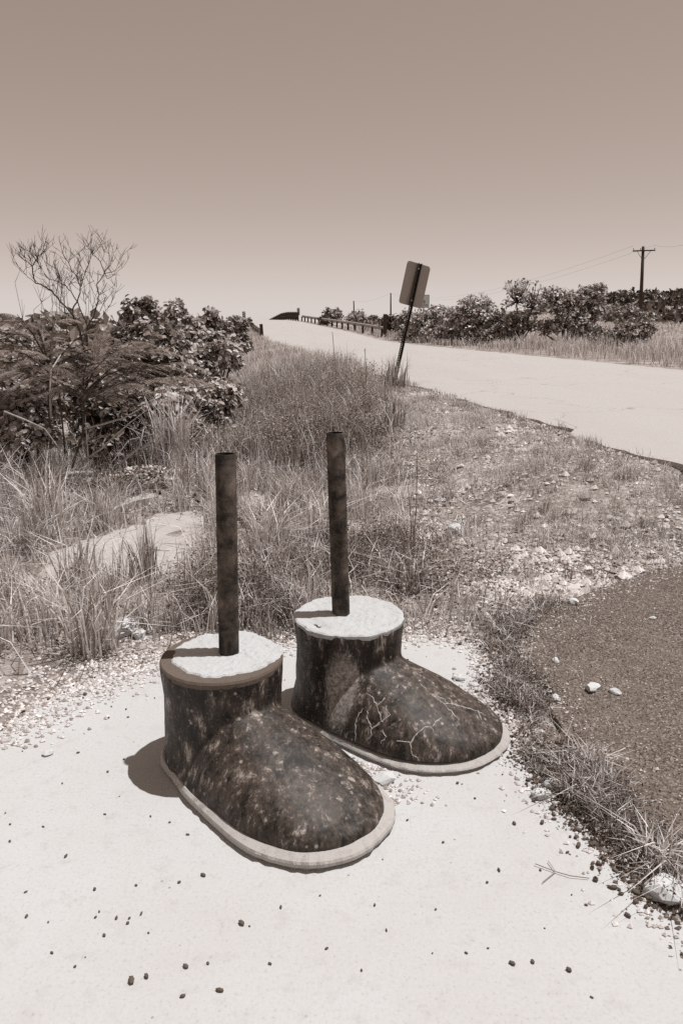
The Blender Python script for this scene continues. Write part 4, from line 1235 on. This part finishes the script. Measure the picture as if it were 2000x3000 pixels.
# single tall stalks
for i, (lb, x0, y0, x1, y1, Y) in enumerate((
    ('tallest and straightest of the thin stalks behind the farther boot', 945, 1300, 958, 1040, 5.0),
    ('tall thin stalk leaning left behind the farther boot', 942, 1300, 937, 1120, 5.05),
    ('short thin stalk bending left between the farther pipe and the tall stalks', 930, 1320, 885, 1215, 4.8),
    ('lone dry stalk in front of the road left of the leaning sign', 775, 850, 763, 762, 13.0),
    ('lone dry stalk nearer the leaning sign', 840, 880, 838, 800, 12.0))):
    a = at(x0, y0, Y); b = at(x1, y1, Y)
    a.z = Tz(a.x, a.y)
    w = MB(); d = b - a
    w.tube([Vector((0, 0, 0)), d * .5 + Vector((.012, 0, 0)), d], [.0042, .0036, .0026] if Y < 8 else [.008, .006, .005], 5)
    o = w.build('grass_stalk', M['weed']); o.location = a
    tag(o, lb, 'stalk', 'single tall grass stalks')

# ------------------------------------------------------------------ slab, rubble and stones
m = MB(); J = jag(SLAB, .04, .09)
zt = [Tz(x, y) for x, y in J]
m.loft([[(x, y, -0.12) for x, y in J], [(x, y, z + .004) for (x, y), z in zip(J, zt)], [(-1.5 + (x + 1.5) * .93, 5.25 + (y - 5.25) * .93, z + .014) for (x, y), z in zip(J, zt)]])
o = m.build('pale_slab', M['slab'])
tag(o, 'pale broken concrete slab half hidden in grass left of the pipes', 'slab')
def strip_slab(lb, pts, w_, th):
    m = MB(); A, B_ = [], []
    for i, (px, py) in enumerate(pts):
        q = on(px, py, .06); A.append(q)
    L = []; R_ = []
    for i, q in enumerate(A):
        t = (A[min(i + 1, len(A) - 1)] - A[max(0, i - 1)]).normalized(); s = Vector((-t.y, t.x, 0))
        j = .02 * mnoise.noise(q * 7)
        z = Tz(q.x, q.y)
        L.append(Vector((q.x, q.y, z)) + s * (w_ / 2 + j)); R_.append(Vector((q.x, q.y, z)) - s * (w_ / 2 - j))
    ring = L + R_[::-1]
    m.loft([[(p.x, p.y, p.z - .05) for p in ring], [(p.x, p.y, p.z + th) for p in ring]])
    o = m.build('broken_kerb', M['slab']); return tag(o, lb, 'kerb', 'broken kerbs in the weeds')
strip_slab('pale kerb fragment curving above the slab in the grass', [(140, 1212), (200, 1192), (250, 1180), (300, 1170), (360, 1162)], .14, .05)
strip_slab('short pale kerb fragment below the dark shrub', [(125, 1135), (150, 1110), (175, 1092), (190, 1085)], .22, .08)

ICO = None
def stone_mesh(name, seed, sub=1, flat=.65, amp=.3):
    bm = bmesh.new(); bmesh.ops.create_icosphere(bm, subdivisions=sub, radius=1)
    rs = random.Random(seed); off = Vector((rs.random() * 50, rs.random() * 50, rs.random() * 50))
    for v in bm.verts:
        v.co *= 1 + amp * mnoise.noise(v.co * 1.2 + off) + amp * .5 * mnoise.noise(v.co * 3 + off)
        v.co.z *= flat; v.co.y *= .85
    me = bpy.data.meshes.new(name); bm.to_mesh(me); bm.free(); return me
# larger single stones
STN = [
    ('pale flattish stone on the asphalt, larger of the pair', on(1362, 1583), .035, 'stone'), ('pale round stone on the asphalt, smaller of the pair', on(1411, 1590), .022, 'stone'),
    ('large angular pale rock at the lower right edge', on(1528, 2052), .055, 'stone'), ('broken rock lying between the toes of the two boots', on(882, 1795), .035, 'stone'),
    ('thin pale chip alone on the left of the pad', on(111, 1733), .018, 'stone'), ('flat pale chip on the pad behind the farther toe', on(1052, 1560), .024, 'stone'),
    ('small pale stone on the pad beside the flat chip', on(1088, 1577), .020, 'stone'), ('pale stone at the top corner of the drive', on(1315, 1384), .035, 'stone'),
    ('small white stone in the weeds at the drive edge', on(1275, 1518), .018, 'stone'), ('pale stone half buried in weeds right of the farther toe', on(1270, 1800), .035, 'stone'),
    ('wide pale stone at the pad edge below the half buried one', on(1240, 1830), .032, 'stone'), ('pale stone in the weeds beside the drive, uppermost', on(1275, 1605), .022, 'stone'),
    ('white block shaped rock in the gravel verge', on(1048, 1197, .1), .075, 'stone'), ('smaller white rock just above the block shaped one', on(1060, 1180, .1), .05, 'stone'),
    ('large white rock in the grass left of the nearer boot', on(290, 1425, .05), .075, 'stone'), ('white rock below the large one in the grass', on(318, 1455), .045, 'stone'),
    ('white rock at the left of the rock group in the grass', on(270, 1455), .04, 'stone'), ('pale stone at the verge near the farther pipe', on(800, 1165, .05), .06, 'stone'),
    ('pale rock in the verge between pipe and stalks', on(845, 1150, .05), .07, 'stone'),('pale pebble beside the smooth crumbs on the drive', on(1498, 1420), .016, 'stone'),
]
for i, (lb, q, r, mt) in enumerate(STN):
    me = stone_mesh('stone', 100 + i, 2, .62, .38)
    o = link('stone', me, M[mt]); z = 0.0 if inside(PAD, q.x, q.y) else (-.004 if inside(DRIVE, q.x, q.y) else Tz(q.x, q.y))
    o.location = (q.x, q.y, z + r * .35); o.scale = (r * 1.25, r, r); o.rotation_euler = (random.uniform(-.2, .2), random.uniform(-.2, .2), random.uniform(0, 6))
    tag(o, lb, 'stone')

# dark pebbles strewn on the pad
PM = [stone_mesh('pebble', s, 1, .8, .22) for s in range(6)]
for me in PM:
    me.materials.append(M['pebble_d'])
    me.polygons.foreach_set('use_smooth', np.ones(len(me.polygons), bool))
pb = [(555, 2123, .011), (302, 2255, .011), (427, 2222, .009), (505, 2277, .009), (337, 2245, .009), (467, 2012, .008), (412, 2028, .007), (152, 1968, .007), (218, 2044, .007), (248, 1774, .007),
      (1180, 1893, .008), (1017, 1936, .006), (1145, 2000, .007), (1118, 2028, .006), (1305, 2230, .009), (1440, 2105, .010), (1482, 2085, .010), (1175, 2215, .008), (1222, 2211, .008), (935, 1885, .006),
      (240, 2150, .007), (268, 2110, .006), (294, 2122, .007), (325, 2100, .006), (420, 2290, .008), (120, 2190, .005), (735, 1988, .005), (860, 2080, .005), (1000, 2090, .005), (750, 2180, .005),
      (313, 2035, .006), (390, 1890, .005), (60, 2050, .005), (55, 1628, .007), (112, 1640, .006), (180, 1730, .006), (285, 1745, .006), (250, 1650, .007), (290, 1630, .006), (1268, 1860, .011), (1225, 1840, .009),
      (1400, 2040, .008), (1425, 2055, .009), (1360, 1985, .009), (1240, 2000, .006), (1090, 1835, .006), (1050, 1800, .007), (645, 2085, .006), (100, 1900, .005), (1345, 2080, .006), (1070, 2190, .005), (830, 2230, .005), (620, 2215, .006)]
spots = [(on(x, y).x, on(x, y).y, r) for x, y, r in pb]
rp = random.Random(77)
tries = 0
while len(spots) < 292 and tries < 60000:
    tries += 1
    x, y = rp.uniform(-1.35, 1.15), rp.uniform(1.35, 3.6)
    if not inside(PAD, x, y): continue
    d = float(edge_dist(PAD, x, y))
    dens = .012 + 1.0 * math.exp(-(d / .055) ** 2) * (x > .4)
    if rp.random() > dens: continue
    spots.append((x, y, rp.uniform(.003, .006) if d > .12 else rp.uniform(.006, .013)))
def free_of_boots(x, y):
    for o, O in ((bootL, OUT_L), (bootR, OUT_R)):
        v = Matrix.Rotation(-o.rotation_euler.z, 2) @ Vector((x - o.location.x, y - o.location.y))
        if inside(O, v.x, v.y) or edge_dist(O, v.x, v.y) < .015: return False
    return True
for x, y, r in spots:
    if not free_of_boots(x, y): continue
    o = bpy.data.objects.new('pebble', rp.choice(PM)); COL.objects.link(o)
    z = 0.0 if inside(PAD, x, y) else Tz(x, y)
    o.location = (x, y, z + r * .55); r *= .85; o.scale = (r * rp.uniform(.9, 1.6), r * rp.uniform(.8, 1.1), r * rp.uniform(.6, 1.0)); o.rotation_euler = (0, 0, rp.uniform(0, 6.3))
    tag(o, 'small dark brown pebble strewn with many others on the pale concrete pad', 'pebble', 'dark pebbles on the concrete pad')

def gravel(name, xy, r, mat, zfun, rs):
    n = len(xy)
    tv = np.array([[1, 0, 0], [-.9, .2, 0], [.1, 1, 0], [0, -.9, .1], [.1, 0, .75], [0, .1, -.6]], float)
    tf = np.array([[0, 2, 4], [2, 1, 4], [1, 3, 4], [3, 0, 4], [2, 0, 5], [1, 2, 5], [3, 1, 5], [0, 3, 5]])
    v = tv[None] * (1 + rs.normal(0, .22, (n, 6, 1)))
    a = rs.uniform(0, 6.3, n); c, s = np.cos(a), np.sin(a)
    X = v[..., 0] * c[:, None] - v[..., 1] * s[:, None]; Y = v[..., 0] * s[:, None] + v[..., 1] * c[:, None]
    z = zfun(xy[:, 0], xy[:, 1])
    V = np.stack([xy[:, :1] + X * r[:, None], xy[:, 1:] + Y * r[:, None] * .8, z[:, None] + v[..., 2] * r[:, None] + r[:, None] * .25], -1).reshape(-1, 3)
    F = ((np.arange(n) * 6)[:, None, None] + tf[None]).reshape(-1, 3)
    return tag(link(name, np_mesh(name, V, [F]), mat), kind='stuff')
def zg(x, y): return np.where(inside(PAD, x, y), 0.0, np.where(inside(DRIVE, x, y), -.004, T(x, y)))
S = np.random.default_rng(61)
clear = lambda x, y: np.array([free_of_boots(a, b) for a, b in zip(x, y)])
# pale gravel spilling over the back edge of the pad
p = scatter(30000, -1.7, .75, 2.6, 4.0, lambda x, y: np.exp(-(edge_dist(PAD, x, y) / np.where(inside(PAD, x, y), np.where(x < -.3, .17, .10), .24)) ** 2) * .75, S)
p = p[clear(p[:, 0], p[:, 1])]
gravel('pale_gravel', p, S.uniform(.004, .013, len(p)), M['chips'], zg, S)
# verge stones
p = scatter(62000, .3, 3.3, 3.5, 14, lambda x, y: free(x, y) * np.clip(.35 + .7 * fn(x, y, 1.1, 9) + .25 * fn(x, y, 4, 1), .05, 1), S)
gravel('verge_gravel', p, S.uniform(.006, .022, len(p)) * (1 + (S.random(len(p)) < .06) * 1.3), M['chips'], zg, S)
p = scatter(16000, .3, 3.3, 3.5, 13, lambda x, y: free(x, y) * np.clip(.2 + .9 * fn(x, y, .9, 21), .0, 1), S)
gravel('dark_gravel', p, S.uniform(.006, .020, len(p)), M['chips_d'], zg, S)
# bright patch of gravel at the top of the drive
p = scatter(9000, .75, 2.0, 3.7, 5.0, lambda x, y: free(x, y) * np.exp(-((x - 1.25) / .35) ** 2 - ((y - 4.35) / .28) ** 2), S)
gravel('white_gravel', p, S.uniform(.008, .022, len(p)), M['chips'], zg, S)
# brown gravel along the pad's right edge, between the boots, and on the left mound
p = scatter(26000, .5, 1.3, 1.3, 3.7, lambda x, y: np.exp(-(edge_dist(PAD, x, y) / np.where(inside(PAD, x, y), .03, .10)) ** 2) * .5 * ~inside(DRIVE, x, y), S)
gravel('brown_gravel', p, S.uniform(.004, .011, len(p)), M['chips_d'], zg, S)
p = scatter(12000, .5, 1.3, 1.3, 3.7, lambda x, y: np.exp(-(edge_dist(PAD, x, y) / .10) ** 2) * .3 * ~inside(DRIVE, x, y), S)
gravel('pale_gravel', p, S.uniform(.004, .012, len(p)), M['chips'], zg, S)
p = scatter(3500, -.15, .5, 2.25, 2.75, lambda x, y: np.exp(-((x - .1 + (y - 2.45) * .55) / .09) ** 2 - ((y - 2.45) / .16) ** 2) * .8, S)
p = p[clear(p[:, 0], p[:, 1])]
gravel('pale_gravel', p, S.uniform(.004, .011, len(p)), M['chips'], zg, S)
p = scatter(9000, -3.4, -.3, 5.8, 9, lambda x, y: np.exp(-((x + 1.9) / .9) ** 2 - ((y - 7.4) / .9) ** 2), S)
q = len(p) // 2
gravel('mound_gravel', p[:q], S.uniform(.008, .028, q), M['chips'], zg, S)
gravel('mound_gravel', p[q:], S.uniform(.010, .030, len(p) - q), M['chips_d'], zg, S)
# litter creeping over the edge of the drive
p = scatter(26000, .85, 3.2, 1.4, 5.6, lambda x, y: inside(DRIVE, x, y) * np.exp(-(edge_dist(DRIVE, x, y) / (.10 + .08 * fn(x, y, 3.1, 2))) ** 2) * .5, S)
gravel('edge_litter', p, S.uniform(.003, .010, len(p)), M['chips'], zg, S)
p = scatter(14000, .85, 3.2, 1.4, 5.6, lambda x, y: inside(DRIVE, x, y) * np.exp(-(edge_dist(DRIVE, x, y) / (.16 + .12 * fn(x, y, 2.3, 5))) ** 2) * np.clip(.1 + fn(x, y, 4, 11), 0, 1), S)
pz = np.column_stack([p, np.full(len(p), -.005)])
tag(link('edge_litter_grass', blades_mesh('edge_litter_grass', pz, S.uniform(.02, .09, len(p)), S.uniform(.002, .004, len(p)), .9, S.random(len(p)) < .3, S), M['grass']), kind='stuff')
# grit on the drive
p = scatter(60000, .85, 3.0, 1.4, 5.6, lambda x, y: inside(DRIVE, x, y) * .8, S)
q = len(p) * 3 // 4
gravel('drive_grit', p[:q], S.uniform(.0015, .0045, q), M['chips_d'], zg, S)
gravel('drive_grit', p[q:], S.uniform(.0014, .0045, len(p) - q), M['chips'], zg, S)
# dry twig on the pad
w = MB(); q0 = on(1352, 2017)
for pts in ([(1352, 2017), (1310, 2013), (1275, 2002), (1228, 1985)], [(1275, 2002), (1258, 1978)], [(1275, 2002), (1245, 2027)]):
    w.tube([on(*p_, .006) - q0 + Vector((0, 0, .002 * (i % 2))) for i, p_ in enumerate(pts)], .0014, 4)
o = w.build('dry_twig', M['weed']); o.location = q0
tag(o, 'thin forked straw lying on the pad at lower right', 'straw')

# ------------------------------------------------------------------ leaning sign seen from behind
def leaning_sign():
    foot = Vector((1.0, 15.0, 0)); foot.z = Tz(1.0, 15.0)
    top = at(963, 605, 15.15)
    root = empty('road_sign', foot, 0, label='leaning road sign seen from behind on a dark perforated post', cat='road sign')
    ax = (top - foot).normalized()
    H = (top - foot).length
    yaw = math.radians(24)
    f0 = Vector((math.sin(yaw), -math.cos(yaw), 0))           # towards the viewer, turned
    fw = (f0 - ax * f0.dot(ax)).normalized()
    rt = ax.cross(fw).normalized()
    if rt.x < 0: rt = -rt
    Rm = Matrix((rt, fw, ax)).transposed()
    def P(a, b, c): return Rm @ Vector((a, b, c))
    # U-channel post: web with real holes, two flanges, lips
    m = MB()
    wv, th = .042, .004
    z = -.35
    pitch, hole = .034, .015
    hx = 0.010
    while z < H - .01:
        z2 = min(z + pitch, H)
        m.box(P(-(wv / 2 + hx) / 2, .0, (z + z2) / 2), (wv / 2 - hx, th, z2 - z), Rm)
        m.box(P((wv / 2 + hx) / 2, .0, (z + z2) / 2), (wv / 2 - hx, th, z2 - z), Rm)
        m.box(P(0, 0, z + (pitch - hole) / 2), (2 * hx, th, pitch - hole), Rm)
        z = z2
    for s in (-1, 1):
        m.box(P(s * (wv / 2 + .002), .018, (H - .35) / 2), (th, .04, H + .35), Rm)
        m.box(P(s * (wv / 2 + .012), .038, (H - .35) / 2), (.02, th, H + .35), Rm)
    m.build('post', M['channel'], root)
    # plate behind the post
    pm = MB(); W, HH, r = .52, .80, .055
    loop = []
    for cx, cz, a0 in ((W / 2 - r, HH / 2 - r, 0), (-W / 2 + r, HH / 2 - r, 90), (-W / 2 + r, -HH / 2 + r, 180), (W / 2 - r, -HH / 2 + r, 270)):
        for k in range(6):
            a = math.radians(a0 + 18 * k); loop.append((cx + r * math.cos(a), cz + r * math.sin(a)))
    zc = H - HH / 2 - .005
    pm.loft([[P(x, -.010, zc + c) for x, c in loop], [P(x, -.0065, zc + c) for x, c in loop]])
    pm.build('sign_plate', M['signback'], root)
    for dz in (H - .10, H - .70):
        b = MB(); b.tube([P(.0, -.004, dz), P(.0, .012, dz)], .014, 8); b.build('bolt', M['bolt'], root)
leaning_sign()

# small weight-limit sign far behind it
def text_obj(txt, size, parent, mat, M4):
    cu = bpy.data.curves.new('txt', 'FONT'); cu.body = txt; cu.size = size; cu.align_x = 'CENTER'; cu.align_y = 'CENTER'; cu.extrude = .002
    to = bpy.data.objects.new('txt', cu); COL.objects.link(to)
    me = bpy.data.meshes.new_from_object(to.evaluated_get(bpy.context.evaluated_depsgraph_get()))
    bpy.data.objects.remove(to)
    me.transform(M4)
    return link('lettering', me, mat, parent)
def weight_sign():
    Y = 62.0
    c = at(973, 692, Y); base = Vector((c.x, Y, Tz(c.x, Y)))
    root = empty('weight_limit_sign', base, 0, label='small white sign with dark letters half hidden behind the leaning sign', cat='road sign')
    m = MB(); m.box((0, .04, (c.z - base.z) / 2 + .2), (.07, .05, c.z - base.z + .5)); m.build('post', M['channel'], root)
    zc = c.z - base.z
    m = MB(); m.box((0, 0, zc), (.86, .02, 1.0)); m.build('sign_plate', M['white'], root)
    b = MB()
    for s in (-1, 1):
        b.box((s * .40, -.013, zc), (.022, .006, .94)); b.box((0, -.013, zc + s * .47), (.78, .006, .022))
    b.build('border', M['black'], root)
    rot = Matrix.Rotation(math.pi / 2, 4, 'X')
    text_obj('8', .34, root, M['black'], Matrix.Translation((.02, -.014, zc - .06)) @ rot)
    text_obj('TONS', .24, root, M['black'], Matrix.Translation((0, -.014, zc - .32)) @ rot)
weight_sign()

# ------------------------------------------------------------------ guardrails, bridge railing, markers
def wbeam(path, name, parent, h0=.40, depth=.08, side=1):
    """corrugated rail swept along path (points at rail centre)"""
    prof = [(0, .155), (.03, .14), (.075, .10), (.075, .06), (.02, .02), (.02, -.02), (.075, -.06), (.075, -.10), (.03, -.14), (0, -.155)]
    loops = []
    for i, p in enumerate(path):
        t = (path[min(i + 1, len(path) - 1)] - path[max(0, i - 1)]).normalized()
        s = Vector((-t.y, t.x, 0)).normalized() * side
        loops.append([p + s * d + Vector((0, 0, z)) for d, z in prof] + [p + s * (d - .006) + Vector((0, 0, z)) for d, z in prof[::-1]])
    m = MB(); m.loft(loops); return m.build(name, M['steel'], parent)
def guardrail(label, xs, y0, y1, n, hgt, side, post_mat):
    b = Vector((xs(y0), y0, Tz(xs(y0), y0)))
    root = empty('guardrail', b, 0, label=label, cat='guardrail', group='guardrails at the bridge approach')
    path = []
    for i in range(25):
        y = y0 + (y1 - y0) * i / 24
        path.append(Vector((xs(y), y, float(ZR(y)) + hgt)) - b)
    wbeam(path, 'rail', root, side=side)
    post = None
    for i in range(n):
        y = y0 + .3 + (y1 - y0 - .6) * i / (n - 1)
        x = xs(y); z = float(ZR(y))
        if post is None:
            m = MB(); m.box((0, 0, -.2), (.16, .18, hgt + .45)); post = m.mesh('post'); post.materials.append(post_mat)
        o = bpy.data.objects.new('post', post); COL.objects.link(o); o.parent = root
        o.location = Vector((x - side * -.10 * -1 if False else x + (-side) * .10, y, z + (hgt) / 2 - .05)) - b
        o.rotation_euler.z = .16
    return root
xr = lambda y: float(FE(y)) + .95 + .35 * float(sst(70, 60, y) if False else 1 - sst(60, 72, y))
xl = lambda y: float(NE(y)) - .35
guardrail('steel guardrail on the right side of the road leading up to the bridge', xr, 60.5, 110, 16, .62, 1, M['rustpost'])
guardrail('short dark guardrail on the left side of the road', xl, 57.5, 96, 13, .60, -1, M['rustpost'])
# bulky timber end of the right rail
m = MB(); b = Vector((xr(60.2), 60.2, Tz(xr(60.2), 60.2)))
m.box((0, 0, .85), (.30, .25, 2.9 - .2)); o = m.build('tall_post', M['rustpost']); o.location = b
o.scale = (1, 1, .8)
tag(o, 'tall dark post standing at the near end of the right guardrail', 'post')

def bridge_railing():
    ys = np.arange(109, 172, 1.0)
    pts = [Vector((float(FE(y)) + .25, y, float(ZR(y)))) for y in ys]
    b = pts[0].copy()
    root = empty('bridge_railing', b, 0, label='dark arched bridge railing on the skyline at the crest of the road', cat='railing')
    m = MB()
    for h, r in ((1.12, .07), (.62, .05), (.15, .06)):
        m.tube([p + Vector((0, 0, h)) - b for p in pts], r, 6)
    m.build('top_rail', M['rustpost'], root)
    pm = MB(); pm.box((0, 0, .6), (.16, .2, 1.3)); pme = pm.mesh('post'); pme.materials.append(M['rustpost'])
    for p in pts[::3]:
        o = bpy.data.objects.new('post', pme); COL.objects.link(o); o.parent = root; o.location = p - b
    bm_ = MB()
    for i in range(len(pts) - 1):
        for k in range(3):
            p = pts[i].lerp(pts[i + 1], k / 3) - b; bm_.box(p + Vector((0, 0, .6)), (.05, .08, 1.0))
    o = bm_.build('balusters', M['rustpost'], root); o['kind'] = 'stuff'
bridge_railing()

def marker(label, top, base_z, w_, hgt, striped, lean=0.0, slope=1):
    b = Vector((top.x, top.y, base_z))
    root = empty('object_marker', b, 0, label=label, cat='hazard marker', group='hazard markers by the guardrails')
    root.rotation_euler = (0, lean, 0)
    H = top.z - base_z
    m = MB(); m.box((0, .04, H / 2 - .1), (.07, .05, H + .2)); m.build('post', M['channel'], root)
    m = MB(); m.box((0, 0, H - hgt / 2), (w_, .02, hgt)); m.build('plate', M['white'] if striped else M['rustpost'], root)
    if striped:
        n = 5
        st = MB()
        pitch = hgt / n
        for k in range(n):
            z0 = H - hgt + k * pitch
            v = [(-w_ / 2, -.013, z0), (w_ / 2, -.013, z0 + slope * pitch * .5 + pitch * .0), (w_ / 2, -.013, z0 + slope * pitch * .5 + pitch * .5), (-w_ / 2, -.013, z0 + pitch * .5)]
            v = [(x, y, min(max(z, H - hgt), H)) for x, y, z in v]
            st.add(v, [(0, 1, 2, 3)])
        st.build('stripes', M['black'], root)
p = at(560, 715, 95); marker('striped hazard marker at the far end of the left guardrail', p, Tz(p.x, p.y) - .2, .40, 1.05, True, 0, -1)
p = at(602, 744, 57); marker('dark leaning hazard marker at the near end of the left guardrail', p, float(ZR(57)) - .3, .24, .95, False, -.06)
p = at(685, 707, 112); marker('striped hazard marker where the right guardrail meets the bridge railing', p, float(ZR(112)), .40, 1.05, True, 0, -1)

# ------------------------------------------------------------------ utility poles and wires
def util_pole(label, top, base, r, arm, lean_arm=0.0):
    root = empty('utility_pole', base, 0, label=label, cat='utility pole', group='utility poles beyond the road')
    d = top - base
    m = MB(); m.tube([Vector((0, 0, -.5)), d * .5, d], [r * 1.25, r * 1.08, r * .85], 10); m.build('pole', M['wood'], root, True)
    if arm:
        c = d * (1 - .75 / d.length) + Vector((0, -r - .06, .30))
        R = Matrix.Rotation(lean_arm, 3, 'Y')
        m = MB(); m.box(c, (arm, .10, .13), R); m.build('crossarm', M['wood'], root)
        for s in (-1, 1):
            br = MB(); br.tube([c + R @ Vector((s * arm * .30, 0, -.06)), c + Vector((s * .12, .02, -.85))], .025, 5); br.build('brace', M['wood'], root)
        for q in (-.47, -.16, .47):
            ins = MB(); p0 = c + R @ Vector((q * arm, 0, .065))
            ins.tube([p0, p0 + Vector((0, 0, .08)), p0 + Vector((0, 0, .10)), p0 + Vector((0, 0, .2))], [.02, .02, .05, .035], 8); ins.build('insulator', M['wood'], root)
    return root
t1 = at(1476, 566, 85); b1 = at(1469, 748, 85); b1.z = Tz(b1.x, 85)
util_pole('tall wooden utility pole with a crossarm at the right', t1, b1, .17, 2.4, -.03)
t2 = at(897, 673, 230); b2 = at(897.5, 730, 230); b2.z = -.5
util_pole('distant thin pole just left of the leaning sign', t2, b2, .22, 0)
t3 = at(812, 691, 280); b3 = at(814, 720, 280); b3.z = -.5
util_pole('farthest thin pole above the guardrail shrubs', t3, b3, .24, 0)
def wire(label, a, b, sag, r=.012):
    m = MB(); P = []
    for i in range(25):
        t = i / 24; p = a.lerp(b, t); p.z -= sag * 4 * t * (1 - t); P.append(p - a)
    m.tube(P, r * .7, 4); o = m.build('power_line', M['wire']); o.location = a
    tag(o, label, 'wire', 'power lines')
armL, armR = t1 + Vector((-1.1, -.2, .05)), t1 + Vector((1.1, -.2, .12))
wire('upper power line running from the tall pole to the distant poles', armL, t2 + Vector((0, 0, -.1)), 3.0)
wire('lower power line running from the tall pole to the distant poles', armR, t2 + Vector((.5, 0, -.6)), 3.2)
wire('upper power line leaving the tall pole to the right', armR, at(1720, 480, 55), 1.0)
wire('thin cable crossing behind the tall pole above the wooded ridge', at(1330, 693, 95), at(1700, 655, 70), 1.2)
wire('power line linking the two distant poles', t2, t3, 1.0, .02)
